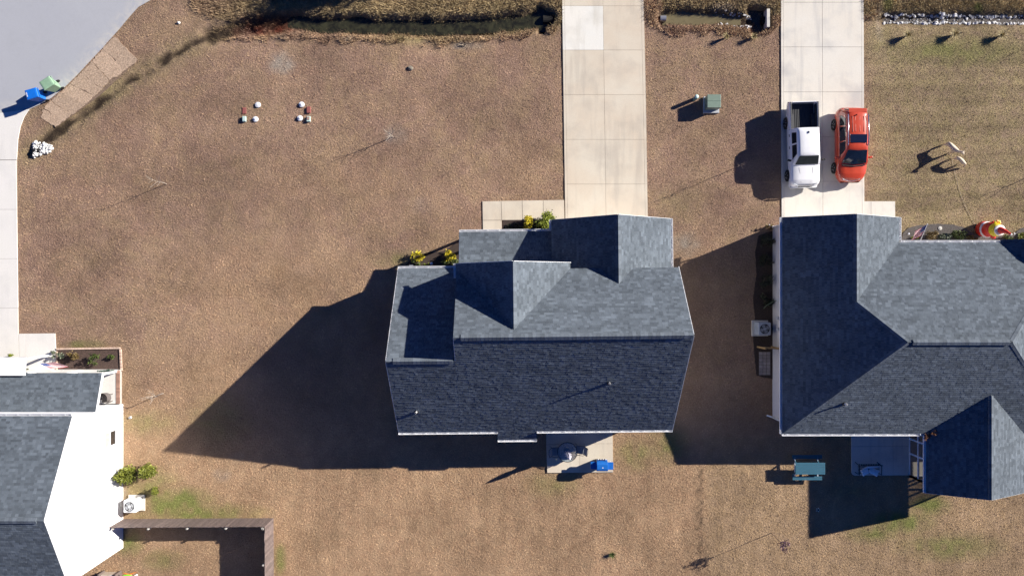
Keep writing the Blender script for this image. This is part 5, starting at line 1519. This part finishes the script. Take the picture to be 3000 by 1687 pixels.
# ------------------------------------------------------------------ picnic table and loveseat in the right back yard
l = R((2371 - 1500) * .985, (1371 - 843.5) * .985)
t = thing('picnic_table', 'teal-blue picnic table with two attached benches', 'picnic table', l)
m_teal = M('teal_paint', (.03, .115, .175), .5, .1, 6)
for k in range(5): MB().box(l + Vector((.03, -.25 + .145 * k - .04, .74)), (1.82, .138, .035)).build('top_plank', m_teal, t, bevel=.006)
for sy_ in (-1, 1):
    for k in range(2): MB().box(l + Vector((-.03, sy_ * .66 + (.06 if k else -.06) - .01, .45)), (1.82, .11, .035)).build('bench_plank', m_teal, t, bevel=.006)
for sx_ in (-.78, .62):
    MB().beam(l + Vector((sx_, -.72, .41)), l + Vector((sx_, .72, .41)), .05, .09).build('cross_rail', M('white_paint_worn', (.5, .58, .66), .6), t)
    for sy_ in (-1, 1): MB().beam(l + Vector((sx_, sy_ * .62, 0)), l + Vector((sx_, sy_ * .2, .71)), .05, .09).build('leg', m_teal, t)
l = V(2536, 1368)
t = thing('patio_loveseat', 'dark metal loveseat with a rumpled grey cushion on the shaded patio', 'loveseat', l + Vector((0, 0, .06)))
l = l + Vector((0, 0, .06))
for sx_ in (-.68, .68):
    MB().tube([l + Vector((sx_, -.3, 0)), l + Vector((sx_, -.32, .55)), l + Vector((sx_, .25, .57)), l + Vector((sx_, .32, 0))], .025, 8).build('arm_frame', m_darkmetal, t, smooth=True)
for k in range(7): MB().beam(l + Vector((-.66, -.28 + .09 * k, .33)), l + Vector((.66, -.28 + .09 * k, .33)), .035, .02).build('seat_slat', m_darkmetal, t)
MB().tube([l + Vector((-.66, .3, .75)), l + Vector((.66, .3, .75))], .022, 8).build('back_rail', m_darkmetal, t)
for k in range(9): MB().beam(l + Vector((-.6 + .15 * k, .29, .33)), l + Vector((-.6 + .15 * k, .31, .75)), .02, .02).build('back_slat', m_darkmetal, t)
m_cu = M('cushion_grey', (.55, .57, .60), .85, .08, 8)
MB().loft([[l + Vector((-.5 + dx_, yy, zz)) for dx_, yy, zz in ((0, -.02, .36), (1.15, .10, .36), (1.15, .26, .42), (.3, .24, .52), (0.05, .06, .45))], [l + Vector((-.5 + dx_, yy, zz + .1)) for dx_, yy, zz in ((.05, 0, .36), (1.1, .12, .36), (1.1, .25, .44), (.3, .22, .56), (0.08, .06, .46))]]).build('cushion', m_cu, t, bevel=.03)
m_pl = M('pale_blue_pillow', (.66, .78, .84), .85, .06, 8)
for dx_, a, w_, lab in ((-.28, .5, .42, 'smaller pale blue pillow lying on the loveseat'), (.26, -.45, .55, 'larger pale blue pillow lying on the loveseat')):
    pm = MB(); c_ = l + Vector((dx_, -.14, .44))
    rg = []
    for z_, k in ((-.07, .75), (-.03, .97), (0, 1), (.03, .97), (.07, .75)):
        rg.append([c_ + Matrix.Rotation(a, 3, 'Z') @ Vector((x * w_ / 2 * k * 1.15, y * .21 * k, z_)) for x, y in ((-1, -1), (0, -.9), (1, -1), (.93, 0), (1, 1), (0, .9), (-1, 1), (-.93, 0))])
    o = pm.loft(rg).build('pillow', m_pl, None, smooth=True, loc=c_); tag(o, lab, 'pillow')

# ------------------------------------------------------------------ side-yard clutter of the grey wall
t = thing('wooden_gate_leaf', 'short wooden gate leaf standing out from the grey side wall', 'gate', R(745, 173))
for k in range(4): MB().beam(R(762 - 44 * 1, 170, .35 + .33 * k), R(762, 174, .35 + .33 * k), .03, .29).build('board', M('raw_wood', (.42, .27, .12), .8, .2, 12), t)
for x in (719, 760): MB().beam(R(x, 172, 0), R(x, 172, 1.5), .09, .09).build('post', M('raw_wood', (.42, .27, .12)), t)
pv = MB().slab([V(x, y) for x, y in [(2222, 1030), (2256, 1030), (2256, 1098), (2222, 1098)]], -.05, .035).build('paver_pad', M('joint_sand', (.09, .07, .06), .95)); tag(pv, 'small pad of grey pavers beside the grey side wall', kind='structure')
m_paver = M('paver_grey', (.33, .29, .28), .85, .12, 9, objrand=.15); pm = MB().box((0, 0, 0), (.21, .19, .06)); fp = None
for i in range(3):
    for j in range(7):
        p = V(2228.5 + 11 * i, 1035 + 9.7 * j) + Vector((0, 0, .035))
        if fp is None: fp = pm.build('paver', m_paver, None); fp.parent = pv; o = fp
        else: o = fp.copy(); C.objects.link(o)
        o.location = p; o.rotation_euler = (0, 0, random.uniform(-.03, .03))

# ------------------------------------------------------------------ flags, lights, decorations
def us_flag(label, foot, tip, drop, seed, pole_r=.016):
    foot = Vector(foot); tip = Vector(tip); d = tip - foot
    t = thing('flag', label, 'flag', foot)
    MB().tube([foot, tip], pole_r, 8).build('pole', m_white, t); MB().lathe(tip, [(.01, -.03), (.035, 0), (.01, .035)], 10).build('finial', m_pvc, t)
    a = foot.lerp(tip, .38); b_ = foot.lerp(tip, .97); drop = Vector(drop)
    mr = M('flag_red', (.5, .02, .035), .75, .05); mw = M('flag_white', (.78, .78, .80), .75, .04); mbu = M('flag_blue', (.02, .05, .24), .75, .06)
    r = random.Random(seed)
    def pt(u, v):     # u along pole 0 (bottom)..1 (tip), v outward 0..1
        w = math.sin(v * 7 + u * 3) * .05 * v
        return a.lerp(b_, u) + drop * v + Vector((w, w * .5, math.sin(v * 5 + u * 4) * .06 * v))
    for k in range(13):
        u0, u1 = k / 13, (k + 1) / 13
        v0 = .40 if k >= 6 else 0.0
        m_ = MB(); n = 10
        for i in range(n):
            va, vb = lerp(v0, 1, i / n), lerp(v0, 1, (i + 1) / n)
            m_.face([pt(u0, va), pt(u1, va), pt(u1, vb), pt(u0, vb)])
        m_.build('stripe', mr if k % 2 == 0 else mw, t)
    m_ = MB()
    for i in range(5):
        for j in range(5):
            u0, u1 = lerp(6 / 13, 1, j / 5), lerp(6 / 13, 1, (j + 1) / 5); va, vb = .4 * i / 5, .4 * (i + 1) / 5
            m_.face([pt(u0, va), pt(u1, va), pt(u1, vb), pt(u0, vb)])
    cn = m_.build('canton', mbu, t)
    st = MB()
    for i in range(5):
        for j in range(4):
            p = pt(lerp(.5, .96, (j + .5) / 4), .4 * (i + .5) / 5) + Vector((0, 0, .006))
            st.lathe(p, [(.012, 0), (.012, .003)], 5)
    st.build('stars', mw, cn)
us_flag('stars and stripes flag on a white pole over the grey mulch bed', V(2696, 706, 1.55), V(2717, 657, 2.3), (-.55, -.35, -.30), 3)
us_flag('pale sunlit stars and stripes flag on the white house porch', V(162, 1088, 1.75), V(112, 1064, 2.2), (.95, .05, -.25), 4)
l = V(2753, 669)
t = thing('stepping_stone', 'round pale stepping stone in the grey mulch bed', 'stepping stone', l)
MB().lathe(l, [(.12, 0), (.125, .05), (.11, .06)], 20).build('stone', M('cast_stone', (.55, .54, .50), .8), t); MB().lathe(l, [(.075, .06), (.06, .075)], 18).build('boss', M('cast_stone', (.55, .54, .50)), t)
for px, py, lab in ((2655, 686, 'small white path light at the corner of grey mulch bed'), (2962, 686, 'small white path light near the inflatable figure')):
    l = V(px, py); t = thing('path_light', lab, 'garden light', l)
    MB().tube([l, l + Vector((0, 0, .28))], .012, 6).build('stake', m_darkmetal, t); MB().lathe(l + Vector((0, 0, .28)), [(.05, 0), (.06, .02), (.02, .06)], 12).build('cap', m_pvc, t)
# inflatable yard figure
l = R((2872 - 1500), (672 - 843.5))
t = thing('inflatable_figure', 'tall red and yellow inflatable yard figure with a pointed white-trimmed hat', 'inflatable', l)
m_ir = M('inflatable_red', (.60, .03, .018), .45, .06, 5); m_iy = M('inflatable_yellow', (.72, .58, .02), .45, .06, 5); m_iw = M('inflatable_white', (.8, .78, .76), .5, .03); m_io = M('inflatable_orange', (.75, .30, .02), .45, .08)
def ipt(z): return l + Vector((.10 * z, -.12 * z, z))
MB().lathe(l, [(.28, .0), (.40, .12), (.44, .35), (.42, .50)], 24, sy=1.1).build('base', m_ir, t, smooth=True)
MB().lathe(ipt(.5), [(.42, 0), (.46, .05), (.45, .11), (.40, .14)], 24, sy=1.1).build('belt', m_iw, t, smooth=True)
MB().lathe(ipt(.62), [(.40, 0), (.44, .12), (.42, .32), (.34, .5), (.26, .58)], 24, sy=1.05).build('coat', m_ir, t, smooth=True)
MB().lathe(ipt(1.10), [(.26, 0), (.39, .08), (.41, .24), (.30, .42)], 22).build('face_scarf', m_iy, t, smooth=True)
MB().lathe(ipt(1.50), [(.26, 0), (.33, .05), (.32, .12), (.24, .15)], 22).build('hat_brim', m_iw, t, smooth=True)
MB().tube([ipt(1.6), ipt(1.8) + Vector((.03, -.02, 0)), ipt(2.0) + Vector((.09, -.08, 0)), ipt(2.15) + Vector((.2, -.2, 0))], [.22, .16, .09, .045], 16).build('hat', m_ir, t, smooth=True)
MB().lathe(ipt(2.15) + Vector((.22, -.22, 0)), [(.01, -.06), (.055, -.03), (.055, .03), (.01, .06)], 12).build('pompom', m_iw, t, smooth=True)
for s_ in (-1, 1):
    MB().tube([ipt(1.1) + Vector((0, s_ * .22, 0)), ipt(.95) + Vector((.08, s_ * .44, 0)), ipt(.85) + Vector((.2, s_ * .46, 0))], [.12, .13, .10], 12).build('arm', m_ir, t, smooth=True)
fl = ipt(1.15) + Vector((.12, .42, .08))
for k in range(7):
    a = k * .898; MB().lathe(fl + Vector((math.cos(a) * .14, math.sin(a) * .11, math.sin(k) * .03)), [(.02, -.05), (.08, -.02), (.08, .03), (.02, .06)], 10).build('petal', m_iy if k % 2 else m_io, t, smooth=True)
MB().lathe(fl, [(.02, -.05), (.07, 0), (.03, .07)], 12).build('flower_centre', m_io, t, smooth=True)
# lawn deer
m_deer = M('cream_wire_deer', (.66, .56, .42), .7, .15, 14)
def deer(label, loc, rz, k, down):
    root = thing('lawn_deer', label, 'lawn ornament')
    bm = bmesh.new(); sk = bm.verts.layers.skin.verify(); 
    def v(x, y, z, r):
        q = bm.verts.new((x, y, z)); q[sk].radius = (r * 1.65, r * 1.65); return q
    def e(a_, b_): bm.edges.new((a_, b_))
    rump = v(0, -.36, .80, .10); belly = v(0, 0, .78, .115); chest = v(0, .32, .82, .11)
    rump[sk].use_root = True
    e(rump, belly); e(belly, chest)
    if down: n1 = v(0, .5, .72, .055); n2 = v(0, .62, .42, .05); hd = v(0, .70, .22, .055); mz = v(0, .80, .10, .03)
    else: n1 = v(0, .46, 1.0, .06); n2 = v(0, .54, 1.22, .05); hd = v(0, .62, 1.30, .055); mz = v(0, .80, 1.24, .03)
    e(chest, n1); e(n1, n2); e(n2, hd); e(hd, mz)
    tl = v(0, -.50, .86, .03); e(rump, tl)
    for s_ in (-1, 1):
        h1 = v(s_ * .09, .33, .62, .045); h2 = v(s_ * .09, .36, .34, .025); h3 = v(s_ * .09, .34, .02, .02); e(chest, h1); e(h1, h2); e(h2, h3)
        g1 = v(s_ * .09, -.33, .58, .055); g2 = v(s_ * .09, -.44, .36, .026); g3 = v(s_ * .09, -.40, .02, .02); e(rump, g1); e(g1, g2); e(g2, g3)
        er = v(s_ * .11, hd.co.y - .04, hd.co.z + .09, .02); e(hd, er)
    me = bpy.data.meshes.new('deer_body'); bm.to_mesh(me); bm.free(); me.materials.append(m_deer)
    o = bpy.data.objects.new('deer_body', me); C.objects.link(o); o.parent = root
    o.modifiers.new('skin', 'SKIN').use_smooth_shade = True
    sd = o.modifiers.new('sub', 'SUBSURF'); sd.levels = 1; sd.render_levels = 1
    if not down:
        an = MB()
        for s_ in (-1, 1):
            an.tube([(s_ * .04, .58, 1.34), (s_ * .16, .50, 1.5), (s_ * .2, .52, 1.68)], [.014, .011, .006], 5); an.tube([(s_ * .13, .52, 1.46), (s_ * .13, .62, 1.6)], [.01, .005], 5); an.tube([(s_ * .18, .51, 1.56), (s_ * .28, .47, 1.66)], [.01, .005], 5)
        an.build('antler', m_deer, root)
    MB().lathe((0, .47 if not down else .53, 1.04 if not down else .66), [(.08, -.015), (.085, .015)], 12).build('collar', M('collar_red', (.4, .05, .03), .6), root)
    return place(root, loc, rz, k)
deer('larger cream lawn deer with raised antlered head', V(2772, 438), math.radians(-140), .85, False)
deer('smaller cream lawn deer grazing beside the larger one', V(2800, 474), math.radians(-128), .72, True)
cord = MB().tube([V(2783, 446, .03), V(2788, 462, .02), V(2796, 500, .02), V(2806, 540, .02), V(2818, 580, .02), V(2832, 612, .02), V(2852, 650, .03), V(2868, 668, .05)], .006, 6).build('extension_cord', M('cord_tan', (.66, .58, .48), .7)); tag(cord, 'pale extension cord running from the deer to the inflatable', 'cord')

# ------------------------------------------------------------------ toys and bench behind the white house, porch chair
l = V(392, 1678)
t = thing('toy_water_table', 'green, blue and orange plastic toy table behind the white house', 'toy', l)
MB().lathe(l + Vector((0, 0, .72)), [(.36, 0), (.38, .03), (.3, .05)], 24, sy=.6).build('tray', M('toy_lime', (.25, .62, .06), .45), t, smooth=True)
for s_ in (-1, 1): MB().tube([l + Vector((s_ * .2, -.1, 0)), l + Vector((s_ * .2, -.05, .72))], .05, 10).build('leg', m_white, t)
MB().box(l + Vector((.22, -.42, .4)), (.28, .34, .5), .1).build('tower', M('toy_cyan', (.05, .52, .68), .45), t, bevel=.05)
MB().prism([l + Vector(q) for q in ((-.3, .26, .6), (.05, .12, .62), (.55, .34, .6), (.0, .2, .6))], [l + Vector(q) for q in ((-.3, .26, .66), (.05, .12, .68), (.55, .34, .64), (.0, .2, .68))]).build('slide', M('toy_orange', (.75, .20, .02), .45), t)
l = V(330, 1690)
t = thing('storage_bench', 'brown wicker bench with white and blue cloth behind the white house', 'bench', l)
MB().box(l + Vector((0, 0, .25)), (.9, .7, .5)).build('bench_box', M('tan_lid', (.45, .38, .31), .7, .08), t, bevel=.02)
MB().box(l + Vector((.52, .05, .35)), (.16, .8, .7)).build('arm', M('brown_wicker', (.14, .11, .10), .8, .3, 30, .5, 60), t, bevel=.06)
MB().box(l + Vector((-.52, .05, .35)), (.16, .8, .7)).build('arm', M('brown_wicker', (.14, .11, .10)), t, bevel=.06)
MB().loft([[l + Vector((x, .28 + .06 * math.sin(x * 9), .53)), l + Vector((x, .02 + .08 * math.sin(x * 7), .55)), l + Vector((x, .02 + .08 * math.sin(x * 7), .58)), l + Vector((x, .28 + .06 * math.sin(x * 9), .60))] for x in (-.4, -.25, -.1, .05, .2, .38)]).build('cloth', M('blue_white_cloth', (.45, .55, .66), .85, .6, 5), t)
l = R(-1215 + 6, 300, .30)
t = thing('wicker_chair', 'grey wicker chair half hidden under the white porch roof edge', 'chair', R(-1172, 318, .30))
l = R(-1172, 318, .30)
m_wk = M('grey_wicker', (.13, .115, .11), .85, .35, 30, .6, 60)
MB().box(l + Vector((0, 0, .32)), (.5, .55, .12)).build('seat', m_wk, t, bevel=.04)
MB().loft([[l + Vector((math.cos(a) * .32 * k, math.sin(a) * .34 * k + .02, z_)) for a in [math.radians(200 - 220 * i / 12) for i in range(13)]] for k, z_ in ((.92, .3), (1, .6), (1.04, .82))], closed=False, caps=False).build('backrest', m_wk, t)
for sx_ in (-1, 1):
    for sy_ in (-1, 1): MB().beam(l + Vector((sx_ * .2, sy_ * .22, 0)), l + Vector((sx_ * .2, sy_ * .22, .3)), .05, .05).build('leg', m_wk, t)
g_ = MB(); rg_ = random.Random(9)
leaf_cloud(g_, R(-1170, 240, .8), (.5, .08, .06), 200, .05, 11); leaf_cloud(g_, R(-1152, 240, .7), (.12, .1, .2), 120, .05, 12)
MB().beam(R(-1380, 240, .72), R(-1150, 240, .72), .04, .04)
o = g_.build('garland', M('garland_green', (.03, .085, .055), .7, .2, 8, tone=True), None, fix=False, loc=R(-1165, 240, .7)); tag(o, 'dark green garland hung at the porch corner', 'garland')

# ------------------------------------------------------------------ grass blades over the lawn (uncountable)
def in_poly(px, py, poly):
    inside = np.zeros(px.shape, bool); n = len(poly)
    for i in range(n):
        x0, y0 = poly[i]; x1, y1 = poly[(i + 1) % n]
        if y0 == y1: continue
        c_ = ((y0 > py) != (y1 > py)) & (px < (x1 - x0) * (py - y0) / (y1 - y0) + x0)
        inside ^= c_
    return inside
def blades(name, n, box, lmin, lmax, w, zone_mask, label, tilt=(0.35, 1.25)):
    x = rng.uniform(box[0], box[1], n); y = rng.uniform(box[2], box[3], n)
    px = x * S + 1500; py = 843.5 - y * S
    keep = np.ones(n, bool)
    for poly in EXCL + [road_px]: keep &= ~in_poly(px, py, poly)
    if zone_mask is not None: keep &= zone_mask(x, y, px, py)
    x, y = x[keep], y[keep]; n = len(x)
    k2 = rng.random(n) > zones(x, y)[2] * .85
    x, y = x[k2], y[k2]; n = len(x)
    z = ground_z(x, y)
    zg, zb, zm, za, zo, zw, zlum = zones(x, y)
    az = rng.uniform(0, 2 * np.pi, n); ti = rng.uniform(*tilt, n); L = rng.uniform(lmin, lmax, n)
    d = np.stack([np.cos(az) * np.sin(ti), np.sin(az) * np.sin(ti), np.cos(ti)], -1)
    s = np.stack([-np.sin(az), np.cos(az), np.zeros(n)], -1) * (w * rng.uniform(.6, 1.3, n))[:, None]
    p = np.stack([x, y, z - .004], -1)
    v = np.stack([p - s, p + s, p + d * L[:, None]], 1).reshape(-1, 3)
    t1 = (rng.uniform(.72, 1.16, n) * (0.54 + .48 * vnoise(x, y, 4.5, 31) + .44 * vnoise(x, y, 10, 32)))[:, None]
    mixv = vnoise(x, y, .5, 21)[:, None]
    ca = np.array([.42, .27, .185]); cb = np.array([.48, .34, .205])
    c = ca * (1 - mixv) + cb * mixv
    def blend(c, col, wgt): return c * (1 - wgt[:, None]) + np.array(col) * wgt[:, None]
    c = blend(c, (.53, .36, .215), zw * .7); c = blend(c, (.40, .32, .175), zo * .9); c = blend(c, (.24, .27, .085), zg); c = blend(c, (.38, .32, .26), zb); c = blend(c, (.08, .06, .035), zm * .85); c = blend(c, (.16, .045, .03), za)
    mid = vnoise(x, y, .28, 51) * .5 + vnoise(x, y, .9, 52) * .5
    pinkish = np.clip((mid - .42) * 4, 0, 1) * (1 - zw) * (1 - zo)
    c = blend(c, (.335, .215, .185), pinkish * .45)
    c = c * t1 * zlum[:, None]
    me = bpy.data.meshes.new(name)
    me.vertices.add(3 * n); me.vertices.foreach_set('co', v.astype(np.float32).ravel())
    me.loops.add(3 * n); me.loops.foreach_set('vertex_index', np.arange(3 * n, dtype=np.int32))
    me.polygons.add(n); me.polygons.foreach_set('loop_start', np.arange(0, 3 * n, 3, dtype=np.int32))
    try: me.polygons.foreach_set('loop_total', np.full(n, 3, dtype=np.int32))
    except Exception: pass
    a = me.attributes.new('blade', 'FLOAT_COLOR', 'FACE')
    a.data.foreach_set('color', np.concatenate([c, np.ones((n, 1))], 1).astype(np.float32).ravel())
    me.update(); me.validate()
    me.materials.append(m_blade)
    o = bpy.data.objects.new(name, me); C.objects.link(o)
    tag(o, label, kind='stuff'); o['category'] = 'grass'
    return o
m_blade, nt, b = new_mat('grass_blade')
nt.links.new(nd(nt, 'ShaderNodeAttribute', attribute_name='blade').outputs['Color'], b.inputs['Base Color'])
b.inputs['Roughness'].default_value = .8; b.inputs['Specular IOR Level'].default_value = .15
blades('grass', 620000, (-34, 34, -20, 20), .04, .11, .012, None, 'short brown dormant grass covering the lawns')
blades('ditch_grass', 130000, (-20, 34, 14.5, 18.5), .12, .30, .014, lambda x, y, px, py: ((py < 60) & (px > 640 + 420 * (vnoise(x, y, .5, 41) - .5) + 160 * (vnoise(x, y, 2.5, 42) - .5))) | (seg_dist(x, y, DITCH_B) < (.75 + .6 * vnoise(x, y, 2, 43)) * np.clip((px - 600 + 60 * vnoise(x, y, 3, 45)) / 220, 0, 1)) | (seg_dist(x, y, DITCH_C) < .75 + .6 * vnoise(x, y, 2, 44)), 'rough taller straw grass along the ditch banks', tilt=(.2, 1.0))
